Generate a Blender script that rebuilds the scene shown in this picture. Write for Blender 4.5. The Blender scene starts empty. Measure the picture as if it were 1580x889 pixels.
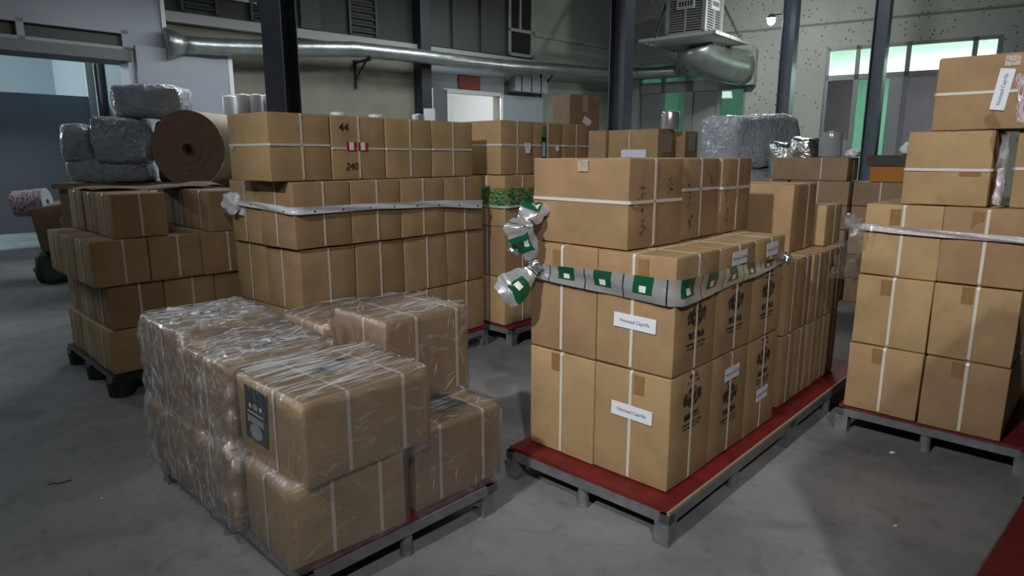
import bpy, bmesh, math, random
from mathutils import Vector, Matrix, noise as mnoise
random.seed(7)
SC = bpy.context.scene
COL = SC.collection
# ------------------------------------------------------------------ camera
F = 1006.0; PITCH = math.atan2(444.5 - 243.0, F); CAMH = 1.55
cam_d = bpy.data.cameras.new('camera'); cam = bpy.data.objects.new('camera', cam_d); COL.objects.link(cam)
cam_d.sensor_width = 36.0; cam_d.lens = 36.0 * F / 1580.0; cam_d.clip_start = 0.05; cam_d.clip_end = 200
cam.location = (0, 0, CAMH); cam.rotation_euler = (math.pi / 2 - PITCH, 0, 0)
SC.camera = cam
# ------------------------------------------------------------------ world, lamps, exposure
SC.view_settings.view_transform = 'Standard'; SC.view_settings.look = 'None'
SC.view_settings.exposure = 0.0; SC.view_settings.gamma = 1.0; SC.view_settings.use_curve_mapping = False
wd = bpy.data.worlds.new('world'); SC.world = wd; wd.use_nodes = True
wd.node_tree.nodes['Background'].inputs[0].default_value = (0.6, 0.7, 0.8, 1)
wd.node_tree.nodes['Background'].inputs[1].default_value = 0.045
def lamp(name, loc, watts, col=(1, 1, 1), radius=0.25, kind='POINT', size=(1, 1), rot=(0, 0, 0), spread=180):
    d = bpy.data.lights.new(name, kind); d.energy = watts; d.color = col
    if kind == 'AREA':
        d.shape = 'RECTANGLE'; d.size, d.size_y = size; d.spread = math.radians(spread)
    else:
        d.shadow_soft_size = radius
    o = bpy.data.objects.new(name, d); COL.objects.link(o); o.location = loc; o.rotation_euler = rot
    return o
COOL = (0.90, 0.96, 1.0)
def spot(name, loc, aim, watts, col, cone, blend=1.0, radius=0.1):
    d = bpy.data.lights.new(name, 'SPOT'); d.energy = watts; d.color = col; d.spot_size = math.radians(cone); d.spot_blend = blend; d.shadow_soft_size = radius
    o = bpy.data.objects.new(name, d); COL.objects.link(o); o.location = loc
    o.rotation_euler = (Vector(aim) - Vector(loc)).to_track_quat('-Z', 'Y').to_euler(); return o
spot('hall_floodlight', (0.40, -2.6, 4.9), (1.2, 2.4, 0.5), 640, (1.0, 0.985, 0.96), 72, 1.0, 0.10)
spot('hall_floodlight_far', (-3.5, -2.0, 5.5), (0.6, 3.6, 1.85), 1650, (1.0, 0.985, 0.965), 49, 1.0, 0.14)
lamp('hall_lamp_left', (-5.2, 3.0, 6.2), 125, COOL, 0.3)
lamp('glint_lamp_middle', (-3.0, 9.4, 4.15), 120, COOL, kind='AREA', size=(3.2, 0.9), rot=(0, 0, 0.8))  # unseen panel, lowered and enlarged to put glints on the film
lamp('glint_lamp_beyond', (-0.4, 12.5, 5.0), 110, COOL, kind='AREA', size=(3.2, 0.9), rot=(0, 0, 0.8))  # second unseen panel, added for more glints on the film
lamp('hall_lamp_rear', (4.5, 11.0, 6.3), 120, (0.93, 1.0, 0.96), kind='AREA', size=(2.4, 0.5), rot=(0, 0, 0.8))
# ------------------------------------------------------------------ pixel helpers (1580 x 889 frame)
CP, SP = math.cos(PITCH), math.sin(PITCH)
CAM = Vector((0, 0, CAMH))
def ray(u, v):
    a, b = (u - 790.0) / F, (444.5 - v) / F
    return Vector((a, CP + SP * b, -SP + CP * b))
def at_depth(u, v, y):
    r = ray(u, v); return CAM + r * (y / r.y)
def on_z(u, v, z):
    r = ray(u, v); return CAM + r * ((z - CAMH) / r.z)
class Wall:
    def __init__(s, p0, ang, nsign=1):
        a = math.radians(ang); s.p0 = Vector((p0[0], p0[1], 0)); s.d = Vector((math.cos(a), math.sin(a), 0))
        s.n = Vector((-s.d.y, s.d.x, 0)) * nsign
    def pt(s, a, z, off=0.0): return s.p0 + s.d * a + s.n * off + Vector((0, 0, z))
    def px(s, u, v, off=0.0):
        r = ray(u, v); q = s.p0 + s.n * off
        t = (q - CAM).dot(s.n) / r.dot(s.n); p = CAM + r * t
        return (p - s.p0).dot(s.d), p.z
# ------------------------------------------------------------------ materials
MATS = {}
def new_mat(name):
    m = bpy.data.materials.new(name); m.use_nodes = True; nt = m.node_tree
    return m, nt, nt.nodes['Principled BSDF']
def plain(name, col, rough=0.6, metal=0.0, emit=None, estr=0.0, alpha=None, var=0.0, vscale=6.0, bump=0.0, bscale=40.0, spec=None, trans=0.0):
    if name in MATS: return MATS[name]
    m, nt, b = new_mat(name); N = nt.nodes; L = nt.links
    b.inputs['Base Color'].default_value = (*col, 1); b.inputs['Roughness'].default_value = rough; b.inputs['Metallic'].default_value = metal
    if spec is not None: b.inputs['Specular IOR Level'].default_value = spec
    if trans: b.inputs['Transmission Weight'].default_value = trans
    if emit: b.inputs['Emission Color'].default_value = (*emit, 1); b.inputs['Emission Strength'].default_value = estr
    if var or bump:
        tc = N.new('ShaderNodeTexCoord')
    if var:
        nz = N.new('ShaderNodeTexNoise'); nz.inputs['Scale'].default_value = vscale; nz.inputs['Detail'].default_value = 6; nz.inputs['Roughness'].default_value = 0.62
        L.new(tc.outputs['Object'], nz.inputs['Vector'])
        rp = N.new('ShaderNodeValToRGB'); rp.color_ramp.elements[0].position = 0.3; rp.color_ramp.elements[1].position = 0.72
        rp.color_ramp.elements[0].color = (*[c * (1 - var) for c in col], 1); rp.color_ramp.elements[1].color = (*[min(1, c * (1 + var)) for c in col], 1)
        L.new(nz.outputs['Fac'], rp.inputs[0]); L.new(rp.outputs[0], b.inputs['Base Color'])
    if bump:
        n2 = N.new('ShaderNodeTexNoise'); n2.inputs['Scale'].default_value = bscale; n2.inputs['Detail'].default_value = 4
        L.new(tc.outputs['Object'], n2.inputs['Vector'])
        bp = N.new('ShaderNodeBump'); bp.inputs['Strength'].default_value = bump; bp.inputs['Distance'].default_value = 0.02
        L.new(n2.outputs['Fac'], bp.inputs['Height']); L.new(bp.outputs[0], b.inputs['Normal'])
    MATS[name] = m; return m
def cardboard(name, col):
    m, nt, b = new_mat(name); N = nt.nodes; L = nt.links
    b.inputs['Roughness'].default_value = 0.72; b.inputs['Specular IOR Level'].default_value = 0.25
    tc = N.new('ShaderNodeTexCoord'); oi = N.new('ShaderNodeObjectInfo')
    add = N.new('ShaderNodeVectorMath'); add.operation = 'ADD'
    sc = N.new('ShaderNodeVectorMath'); sc.operation = 'SCALE'; sc.inputs['Scale'].default_value = 37.0
    cmb = N.new('ShaderNodeCombineXYZ')
    for i in range(3): L.new(oi.outputs['Random'], cmb.inputs[i])
    L.new(cmb.outputs[0], sc.inputs[0]); L.new(tc.outputs['Object'], add.inputs[0]); L.new(sc.outputs[0], add.inputs[1])
    nz = N.new('ShaderNodeTexNoise'); nz.inputs['Scale'].default_value = 4.5; nz.inputs['Detail'].default_value = 7; nz.inputs['Roughness'].default_value = 0.6
    L.new(add.outputs[0], nz.inputs['Vector'])
    hs = N.new('ShaderNodeHueSaturation'); hs.inputs['Color'].default_value = (*col, 1)
    mr = N.new('ShaderNodeMapRange'); mr.inputs['From Min'].default_value = 0.25; mr.inputs['From Max'].default_value = 0.75
    mr.inputs['To Min'].default_value = 0.80; mr.inputs['To Max'].default_value = 1.16
    L.new(nz.outputs['Fac'], mr.inputs['Value'])
    m2 = N.new('ShaderNodeMapRange'); m2.inputs['To Min'].default_value = 0.86; m2.inputs['To Max'].default_value = 1.12
    L.new(oi.outputs['Random'], m2.inputs['Value'])
    mu = N.new('ShaderNodeMath'); mu.operation = 'MULTIPLY'; L.new(mr.outputs[0], mu.inputs[0]); L.new(m2.outputs[0], mu.inputs[1])
    L.new(mu.outputs[0], hs.inputs['Value'])
    mh = N.new('ShaderNodeMapRange'); mh.inputs['To Min'].default_value = 0.488; mh.inputs['To Max'].default_value = 0.506
    L.new(oi.outputs['Random'], mh.inputs['Value']); L.new(mh.outputs[0], hs.inputs['Hue'])
    # scuffs
    n3 = N.new('ShaderNodeTexNoise'); n3.inputs['Scale'].default_value = 14; n3.inputs['Detail'].default_value = 8
    L.new(add.outputs[0], n3.inputs['Vector'])
    rp = N.new('ShaderNodeValToRGB'); rp.color_ramp.elements[0].position = 0.62; rp.color_ramp.elements[1].position = 0.8
    rp.color_ramp.elements[0].color = (0, 0, 0, 1); rp.color_ramp.elements[1].color = (0.35, 0.35, 0.35, 1)
    L.new(n3.outputs['Fac'], rp.inputs[0])
    mx = N.new('ShaderNodeMixRGB'); mx.inputs['Color2'].default_value = (col[0] * 0.6, col[1] * 0.52, col[2] * 0.45, 1)
    L.new(rp.outputs[0], mx.inputs['Fac']); L.new(hs.outputs[0], mx.inputs['Color1']); L.new(mx.outputs[0], b.inputs['Base Color'])
    # faint vertical flutes
    wv = N.new('ShaderNodeTexWave'); wv.inputs['Scale'].default_value = 40; wv.inputs['Distortion'].default_value = 1.5; wv.bands_direction = 'DIAGONAL'
    L.new(tc.outputs['Object'], wv.inputs['Vector'])
    sm = N.new('ShaderNodeMath'); sm.operation = 'ADD'; L.new(nz.outputs['Fac'], sm.inputs[0])
    s2 = N.new('ShaderNodeMath'); s2.operation = 'MULTIPLY'; s2.inputs[1].default_value = 0.03; L.new(wv.outputs['Fac'], s2.inputs[0]); L.new(s2.outputs[0], sm.inputs[1])
    bp = N.new('ShaderNodeBump'); bp.inputs['Strength'].default_value = 0.35; bp.inputs['Distance'].default_value = 0.012
    L.new(sm.outputs[0], bp.inputs['Height']); L.new(bp.outputs[0], b.inputs['Normal'])
    MATS[name] = m; return m
CB = cardboard('cardboard', (0.36, 0.245, 0.128))
CB2 = cardboard('cardboard_greyer', (0.29, 0.195, 0.125))
M_STRAP = plain('strap_plastic', (0.62, 0.58, 0.52), 0.35)
M_TAPE = plain('brown_tape', (0.27, 0.155, 0.07), 0.22, var=0.15, vscale=20)
M_CLEARTAPE = plain('shiny_tape', (0.42, 0.36, 0.30), 0.12, bump=0.5, bscale=60)
M_PAPER = plain('label_paper', (0.72, 0.76, 0.82), 0.6)
M_INK = plain('label_ink', (0.10, 0.14, 0.22), 0.7)
M_MARK = plain('marker_ink', (0.035, 0.025, 0.02), 0.7)
M_BLACK = plain('black_label', (0.012, 0.012, 0.016), 0.35)
M_GREYP = plain('grey_print', (0.33, 0.38, 0.42), 0.5)
M_RED = plain('red_deck', (0.15, 0.011, 0.013), 0.5, var=0.35, vscale=9, bump=0.15)
M_FRAME = plain('grey_frame_paint', (0.17, 0.18, 0.19), 0.42, 0.25, var=0.3, vscale=14)
M_DECKEDGE = plain('deck_edge_wood', (0.30, 0.22, 0.15), 0.7)
M_DARKPAL = plain('black_plastic', (0.016, 0.016, 0.018), 0.5)
M_COLUMN = plain('column_paint', (0.10, 0.115, 0.155), 0.45, var=0.12)
M_GALV = plain('galvanised_duct', (0.40, 0.43, 0.42), 0.34, 0.85, var=0.2, vscale=3, bump=0.2, bscale=25)
M_WHITEPANEL = plain('white_panel', (0.30, 0.33, 0.365), 0.42, var=0.05, vscale=1.2)
M_WHITEEDGE = plain('white_edge_trim', (0.70, 0.73, 0.74), 0.4)
M_DARKGREY = plain('dark_grey', (0.045, 0.05, 0.055), 0.6)
M_WHITEFILM = plain('white_film_roll', (0.72, 0.72, 0.76), 0.25)
M_SACK = plain('green_sack', (0.045, 0.075, 0.05), 0.7, var=0.3, bump=0.6, bscale=18)
M_PAPERROLL = plain('kraft_paper', (0.33, 0.26, 0.16), 0.6, var=0.06)
M_ROLLEND = plain('roll_end_kraft', (0.28, 0.17, 0.13), 0.7, var=0.2, vscale=12)
M_RUSTRED = plain('red_sign', (0.30, 0.012, 0.012), 0.5, var=0.2, vscale=10)
M_FOIL = plain('silver_foil', (0.62, 0.64, 0.64), 0.16, 0.9, bump=1.0, bscale=16)
def wrapped(name, col):
    m, nt, b = new_mat(name); N = nt.nodes; L = nt.links
    b.inputs['Base Color'].default_value = (*col, 1); b.inputs['Roughness'].default_value = 0.14; b.inputs['Coat Weight'].default_value = 1.0; b.inputs['Coat Roughness'].default_value = 0.08
    tc = N.new('ShaderNodeTexCoord'); nz = N.new('ShaderNodeTexNoise'); nz.inputs['Scale'].default_value = 9; nz.inputs['Detail'].default_value = 5; nz.inputs['Distortion'].default_value = 1.4
    L.new(tc.outputs['Object'], nz.inputs['Vector'])
    bp = N.new('ShaderNodeBump'); bp.inputs['Strength'].default_value = 1.0; bp.inputs['Distance'].default_value = 0.05
    L.new(nz.outputs['Fac'], bp.inputs['Height']); L.new(bp.outputs[0], b.inputs['Normal']); L.new(bp.outputs[0], b.inputs['Coat Normal'])
    MATS[name] = m; return m
M_GREYWRAP = wrapped('grey_wrapped_bundle', (0.36, 0.40, 0.46))
def film_mat(name, base=0.12, haze=0.08, scale=(4, 30, 10), tint=(0.98, 0.98, 0.985)):
    m = bpy.data.materials.new(name); m.use_nodes = True; nt = m.node_tree; N = nt.nodes; L = nt.links
    N.remove(N['Principled BSDF']); out = N['Material Output']
    tc = N.new('ShaderNodeTexCoord'); mp = N.new('ShaderNodeMapping'); mp.inputs['Scale'].default_value = scale; mp.inputs['Rotation'].default_value = (0, 0, 0.12)
    L.new(tc.outputs['Object'], mp.inputs[0])
    nz = N.new('ShaderNodeTexNoise'); nz.inputs['Scale'].default_value = 2.2; nz.inputs['Detail'].default_value = 7; nz.inputs['Roughness'].default_value = 0.7; nz.inputs['Distortion'].default_value = 0.6
    L.new(mp.outputs[0], nz.inputs['Vector'])
    n2 = N.new('ShaderNodeTexNoise'); n2.inputs['Scale'].default_value = 11; n2.inputs['Detail'].default_value = 5; n2.inputs['Distortion'].default_value = 1.2
    L.new(tc.outputs['Object'], n2.inputs['Vector'])
    mixh = N.new('ShaderNodeMath'); mixh.operation = 'ADD'; L.new(nz.outputs['Fac'], mixh.inputs[0]); L.new(n2.outputs['Fac'], mixh.inputs[1])
    bp = N.new('ShaderNodeBump'); bp.inputs['Strength'].default_value = 1.0; bp.inputs['Distance'].default_value = 0.006; L.new(mixh.outputs[0], bp.inputs['Height'])
    gl = N.new('ShaderNodeBsdfGlossy'); gl.inputs['Roughness'].default_value = 0.14; gl.inputs['Color'].default_value = (0.95, 0.97, 1, 1); L.new(bp.outputs[0], gl.inputs['Normal'])
    tr = N.new('ShaderNodeBsdfTransparent'); tr.inputs['Color'].default_value = (*tint, 1)
    df = N.new('ShaderNodeBsdfDiffuse'); df.inputs['Color'].default_value = (0.8, 0.82, 0.85, 1); L.new(bp.outputs[0], df.inputs['Normal'])
    fr = N.new('ShaderNodeFresnel'); fr.inputs['IOR'].default_value = 1.5; 
    fa = N.new('ShaderNodeMath'); fa.operation = 'MULTIPLY_ADD'; fa.inputs[1].default_value = 0.42; fa.inputs[2].default_value = base; fa.use_clamp = True; L.new(fr.outputs[0], fa.inputs[0])
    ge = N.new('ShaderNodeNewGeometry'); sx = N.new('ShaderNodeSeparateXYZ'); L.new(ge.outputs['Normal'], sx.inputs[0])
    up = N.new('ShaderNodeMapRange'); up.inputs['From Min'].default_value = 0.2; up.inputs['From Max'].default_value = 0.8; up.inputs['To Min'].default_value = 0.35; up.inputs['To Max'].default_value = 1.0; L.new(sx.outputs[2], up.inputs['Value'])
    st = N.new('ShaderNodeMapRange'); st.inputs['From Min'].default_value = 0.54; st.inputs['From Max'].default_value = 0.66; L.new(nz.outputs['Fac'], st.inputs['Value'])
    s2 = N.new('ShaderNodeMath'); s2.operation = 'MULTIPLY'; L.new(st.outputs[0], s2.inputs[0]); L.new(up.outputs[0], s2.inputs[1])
    rp = N.new('ShaderNodeMath'); rp.operation = 'MULTIPLY_ADD'; rp.inputs[1].default_value = haze * 5.0; rp.inputs[2].default_value = haze * 0.4; L.new(s2.outputs[0], rp.inputs[0])  # white streaks painted in, strongest on top faces, stand in for glints
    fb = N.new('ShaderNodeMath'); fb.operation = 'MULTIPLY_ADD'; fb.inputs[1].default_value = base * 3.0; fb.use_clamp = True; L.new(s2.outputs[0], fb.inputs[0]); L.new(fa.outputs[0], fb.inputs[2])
    m1 = N.new('ShaderNodeMixShader'); L.new(rp.outputs[0], m1.inputs[0]); L.new(tr.outputs[0], m1.inputs[1]); L.new(df.outputs[0], m1.inputs[2])
    m2 = N.new('ShaderNodeMixShader'); L.new(fb.outputs[0], m2.inputs[0]); L.new(m1.outputs[0], m2.inputs[1]); L.new(gl.outputs[0], m2.inputs[2])
    L.new(m2.outputs[0], out.inputs[0]); MATS[name] = m; return m
M_FILM = film_mat('clear_stretch_film')
M_FILMH = film_mat('crinkled_stretch_film', 0.16, 0.20, (7, 30, 14))
M_FILM2 = film_mat('clear_loose_film', 0.10, 0.12, (12, 12, 12))
def glass(name, col, refl=0.12, rough=0.02):
    m = bpy.data.materials.new(name); m.use_nodes = True; nt = m.node_tree; N = nt.nodes; L = nt.links
    N.remove(N['Principled BSDF']); out = N['Material Output']
    tr = N.new('ShaderNodeBsdfTransparent'); tr.inputs[0].default_value = (*col, 1)
    gl = N.new('ShaderNodeBsdfGlossy'); gl.inputs['Roughness'].default_value = rough
    mx = N.new('ShaderNodeMixShader'); mx.inputs[0].default_value = refl
    L.new(tr.outputs[0], mx.inputs[1]); L.new(gl.outputs[0], mx.inputs[2]); L.new(mx.outputs[0], out.inputs[0]); MATS[name] = m; return m
M_GLASS = glass('window_glass', (0.86, 0.97, 0.91), 0.05)
M_GREENGLASS = glass('green_glass', (0.22, 0.33, 0.28), 0.06)
M_MIRRORGLASS = glass('reflective_film_glass', (0.22, 0.20, 0.22), 0.30, 0.03)
def ink_stamp():
    m, nt, b = new_mat('smudged_stamp_ink'); N = nt.nodes; L = nt.links
    b.inputs['Base Color'].default_value = (0.02, 0.015, 0.012, 1); b.inputs['Roughness'].default_value = 0.8
    tc = N.new('ShaderNodeTexCoord'); nz = N.new('ShaderNodeTexNoise'); nz.inputs['Scale'].default_value = 42; nz.inputs['Detail'].default_value = 4
    L.new(tc.outputs['Object'], nz.inputs['Vector'])
    mr = N.new('ShaderNodeMapRange'); mr.inputs['From Min'].default_value = 0.40; mr.inputs['From Max'].default_value = 0.62; mr.inputs['To Min'].default_value = 0.25; mr.inputs['To Max'].default_value = 0.92
    L.new(nz.outputs['Fac'], mr.inputs['Value']); L.new(mr.outputs[0], b.inputs['Alpha']); MATS['stamp'] = m; return m
M_STAMP = ink_stamp()
def printed_band(name, kind):
    m, nt, b = new_mat(name); N = nt.nodes; L = nt.links
    b.inputs['Roughness'].default_value = 0.22
    uv = N.new('ShaderNodeUVMap'); sp = N.new('ShaderNodeSeparateXYZ'); L.new(uv.outputs[0], sp.inputs[0])
    def math_(op, a, bb=None, c=None):
        n = N.new('ShaderNodeMath'); n.operation = op
        for i, x in enumerate((a, bb, c)):
            if x is None: continue
            if isinstance(x, (int, float)): n.inputs[i].default_value = x
            else: L.new(x, n.inputs[i])
        return n.outputs[0]
    def mix(f, c1, c2):
        n = N.new('ShaderNodeMixRGB'); L.new(f, n.inputs[0])
        for i, c in ((1, c1), (2, c2)):
            if isinstance(c, tuple): n.inputs[i].default_value = (*c, 1)
            else: L.new(c, n.inputs[i])
        return n.outputs[0]
    if kind == 'green':
        X, Y = sp.outputs[0], sp.outputs[1]
        ph = math_('FRACT', math_('DIVIDE', X, 0.20))
        up = math_('GREATER_THAN', Y, 0.28)
        green = math_('MULTIPLY', math_('LESS_THAN', ph, 0.46), up)
        inx = math_('MULTIPLY', math_('GREATER_THAN', ph, 0.15), math_('LESS_THAN', ph, 0.31))
        iny = math_('MULTIPLY', math_('GREATER_THAN', Y, 0.36), math_('LESS_THAN', Y, 0.62))
        white = math_('MULTIPLY', inx, iny)
        line = math_('MULTIPLY', math_('GREATER_THAN', ph, 0.74), math_('LESS_THAN', ph, 0.77))
        c = mix(green, (0.50, 0.51, 0.53), (0.008, 0.075, 0.034)); c = mix(white, c, (0.7, 0.74, 0.7)); c = mix(line, c, (0.03, 0.03, 0.03))
        L.new(c, b.inputs['Base Color'])
        L.new(math_('MULTIPLY', math_('SUBTRACT', 1.0, math_('MAXIMUM', green, white)), 0.55), b.inputs['Metallic'])
    elif kind == 'floral':
        vo = N.new('ShaderNodeTexVoronoi'); vo.inputs['Scale'].default_value = 38; L.new(uv.outputs[0], vo.inputs['Vector'])
        rp = N.new('ShaderNodeValToRGB'); E = rp.color_ramp.elements; rp.color_ramp.interpolation = 'CONSTANT'
        E[0].position = 0; E[0].color = (0.01, 0.09, 0.04, 1); E[1].position = 0.35; E[1].color = (0.05, 0.20, 0.05, 1)
        for p, cc in ((0.55, (0.35, 0.25, 0.03, 1)), (0.68, (0.02, 0.10, 0.09, 1)), (0.82, (0.35, 0.5, 0.45, 1)), (0.93, (0.02, 0.06, 0.20, 1))):
            e = E.new(p); e.color = cc
        L.new(vo.outputs['Color'], rp.inputs[0])
        low = math_('LESS_THAN', sp.outputs[1], 0.12); L.new(mix(low, rp.outputs[0], (0.5, 0.52, 0.53)), b.inputs['Base Color'])
    elif kind == 'redprint':
        ph = math_('FRACT', math_('MULTIPLY', sp.outputs[0], 6.0))
        nz = N.new('ShaderNodeTexVoronoi'); nz.inputs['Scale'].default_value = 22; L.new(uv.outputs[0], nz.inputs['Vector'])
        g = math_('LESS_THAN', nz.outputs['Distance'], 0.42); L.new(mix(g, (0.55, 0.5, 0.55), (0.32, 0.03, 0.06)), b.inputs['Base Color'])
    elif kind == 'whitedot':
        X, Y = sp.outputs[0], sp.outputs[1]
        px_ = math_('SUBTRACT', math_('FRACT', math_('DIVIDE', X, 0.21)), 0.5); py = math_('MULTIPLY', math_('SUBTRACT', Y, 0.3), 0.3)
        d = math_('ADD', math_('MULTIPLY', px_, px_), math_('MULTIPLY', py, py)); dot = math_('LESS_THAN', d, 0.0016)
        L.new(mix(dot, (0.60, 0.62, 0.66), (0.02, 0.02, 0.03)), b.inputs['Base Color'])
    MATS[name] = m; return m
M_GREENBAND = printed_band('green_silver_film', 'green')
M_FLORAL = printed_band('green_floral_film', 'floral')
M_REDPRINT = printed_band('red_print_film', 'redprint')
M_WHITEBAND = printed_band('white_dotted_film', 'whitedot')
def floor_mat():
    m, nt, b = new_mat('concrete_floor'); N = nt.nodes; L = nt.links
    tc = N.new('ShaderNodeTexCoord')
    n1 = N.new('ShaderNodeTexNoise'); n1.inputs['Scale'].default_value = 1.1; n1.inputs['Detail'].default_value = 10; n1.inputs['Roughness'].default_value = 0.62; n1.inputs['Distortion'].default_value = 0.5
    L.new(tc.outputs['Object'], n1.inputs['Vector'])
    n2 = N.new('ShaderNodeTexNoise'); n2.inputs['Scale'].default_value = 9; n2.inputs['Detail'].default_value = 8; n2.inputs['Distortion'].default_value = 1.0; L.new(tc.outputs['Object'], n2.inputs['Vector'])
    rp = N.new('ShaderNodeValToRGB'); rp.color_ramp.elements[0].position = 0.30; rp.color_ramp.elements[1].position = 0.70
    rp.color_ramp.elements[0].color = (0.140, 0.145, 0.152, 1); rp.color_ramp.elements[1].color = (0.315, 0.317, 0.325, 1)
    L.new(n1.outputs['Fac'], rp.inputs[0])
    r2 = N.new('ShaderNodeValToRGB'); r2.color_ramp.elements[0].position = 0.28; r2.color_ramp.elements[1].position = 0.46
    r2.color_ramp.elements[0].color = (0.55, 0.55, 0.56, 1); r2.color_ramp.elements[1].color = (1, 1, 1, 1); L.new(n2.outputs['Fac'], r2.inputs[0])
    mx = N.new('ShaderNodeMixRGB'); mx.blend_type = 'MULTIPLY'; mx.inputs[0].default_value = 0.55; L.new(rp.outputs[0], mx.inputs[1]); L.new(r2.outputs[0], mx.inputs[2])
    # straight scratches
    mp = N.new('ShaderNodeMapping'); mp.inputs['Rotation'].default_value = (0, 0, 0.5); mp.inputs['Scale'].default_value = (1.2, 14, 1); L.new(tc.outputs['Object'], mp.inputs[0])
    n3 = N.new('ShaderNodeTexNoise'); n3.inputs['Scale'].default_value = 2.0; n3.inputs['Detail'].default_value = 3; L.new(mp.outputs[0], n3.inputs['Vector'])
    r3 = N.new('ShaderNodeValToRGB'); r3.color_ramp.elements[0].position = 0.27; r3.color_ramp.elements[1].position = 0.33; r3.color_ramp.elements[0].color = (0.5, 0.5, 0.5, 1); r3.color_ramp.elements[1].color = (1, 1, 1, 1); L.new(n3.outputs['Fac'], r3.inputs[0])
    m3 = N.new('ShaderNodeMixRGB'); m3.blend_type = 'MULTIPLY'; m3.inputs[0].default_value = 0.35; L.new(mx.outputs[0], m3.inputs[1]); L.new(r3.outputs[0], m3.inputs[2])
    L.new(m3.outputs[0], b.inputs['Base Color']); b.inputs['Roughness'].default_value = 0.55; b.inputs['Specular IOR Level'].default_value = 0.35
    bp = N.new('ShaderNodeBump'); bp.inputs['Strength'].default_value = 0.12; bp.inputs['Distance'].default_value = 0.01; L.new(n2.outputs['Fac'], bp.inputs['Height']); L.new(bp.outputs[0], b.inputs['Normal'])
    return m
M_FLOOR = floor_mat()
def plaster(name, c1, c2, scale, speck=0.0):
    m, nt, b = new_mat(name); N = nt.nodes; L = nt.links; b.inputs['Roughness'].default_value = 0.85
    tc = N.new('ShaderNodeTexCoord'); n1 = N.new('ShaderNodeTexNoise'); n1.inputs['Scale'].default_value = scale; n1.inputs['Detail'].default_value = 7; n1.inputs['Roughness'].default_value = 0.6
    L.new(tc.outputs['Object'], n1.inputs['Vector'])
    rp = N.new('ShaderNodeValToRGB'); rp.color_ramp.elements[0].position = 0.32; rp.color_ramp.elements[1].position = 0.68; rp.color_ramp.elements[0].color = (*c1, 1); rp.color_ramp.elements[1].color = (*c2, 1); L.new(n1.outputs['Fac'], rp.inputs[0])
    last = rp.outputs[0]
    if speck:
        vo = N.new('ShaderNodeTexVoronoi'); vo.inputs['Scale'].default_value = 9.0; vo.inputs['Randomness'].default_value = 1.0; L.new(tc.outputs['Object'], vo.inputs['Vector'])
        r2 = N.new('ShaderNodeValToRGB'); r2.color_ramp.elements[0].position = 0.14; r2.color_ramp.elements[1].position = 0.21; r2.color_ramp.elements[0].color = (1 - speck,) * 3 + (1,); r2.color_ramp.elements[1].color = (1, 1, 1, 1); L.new(vo.outputs['Distance'], r2.inputs[0])
        mx = N.new('ShaderNodeMixRGB'); mx.blend_type = 'MULTIPLY'; mx.inputs[0].default_value = 1; L.new(last, mx.inputs[1]); L.new(r2.outputs[0], mx.inputs[2]); last = mx.outputs[0]
    L.new(last, b.inputs['Base Color']); MATS[name] = m; return m
M_WALLL = plaster('mottled_plaster', (0.16, 0.155, 0.125), (0.27, 0.26, 0.20), 0.7)
M_WALLR = plaster('speckled_wall', (0.42, 0.44, 0.41), (0.50, 0.52, 0.48), 0.6, 0.75)
M_GREENWALL = plaster('pale_green_plaster', (0.25, 0.29, 0.245), (0.31, 0.35, 0.30), 1.2)
M_WALLD = plain('dark_upper_wall', (0.055, 0.06, 0.058), 0.8, var=0.2, vscale=0.8)
M_MINT = plain('mint_room_paint', (0.72, 0.775, 0.745), 0.7)
M_WHITEROOM = plain('white_room_paint', (0.78, 0.80, 0.80), 0.7)
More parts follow.
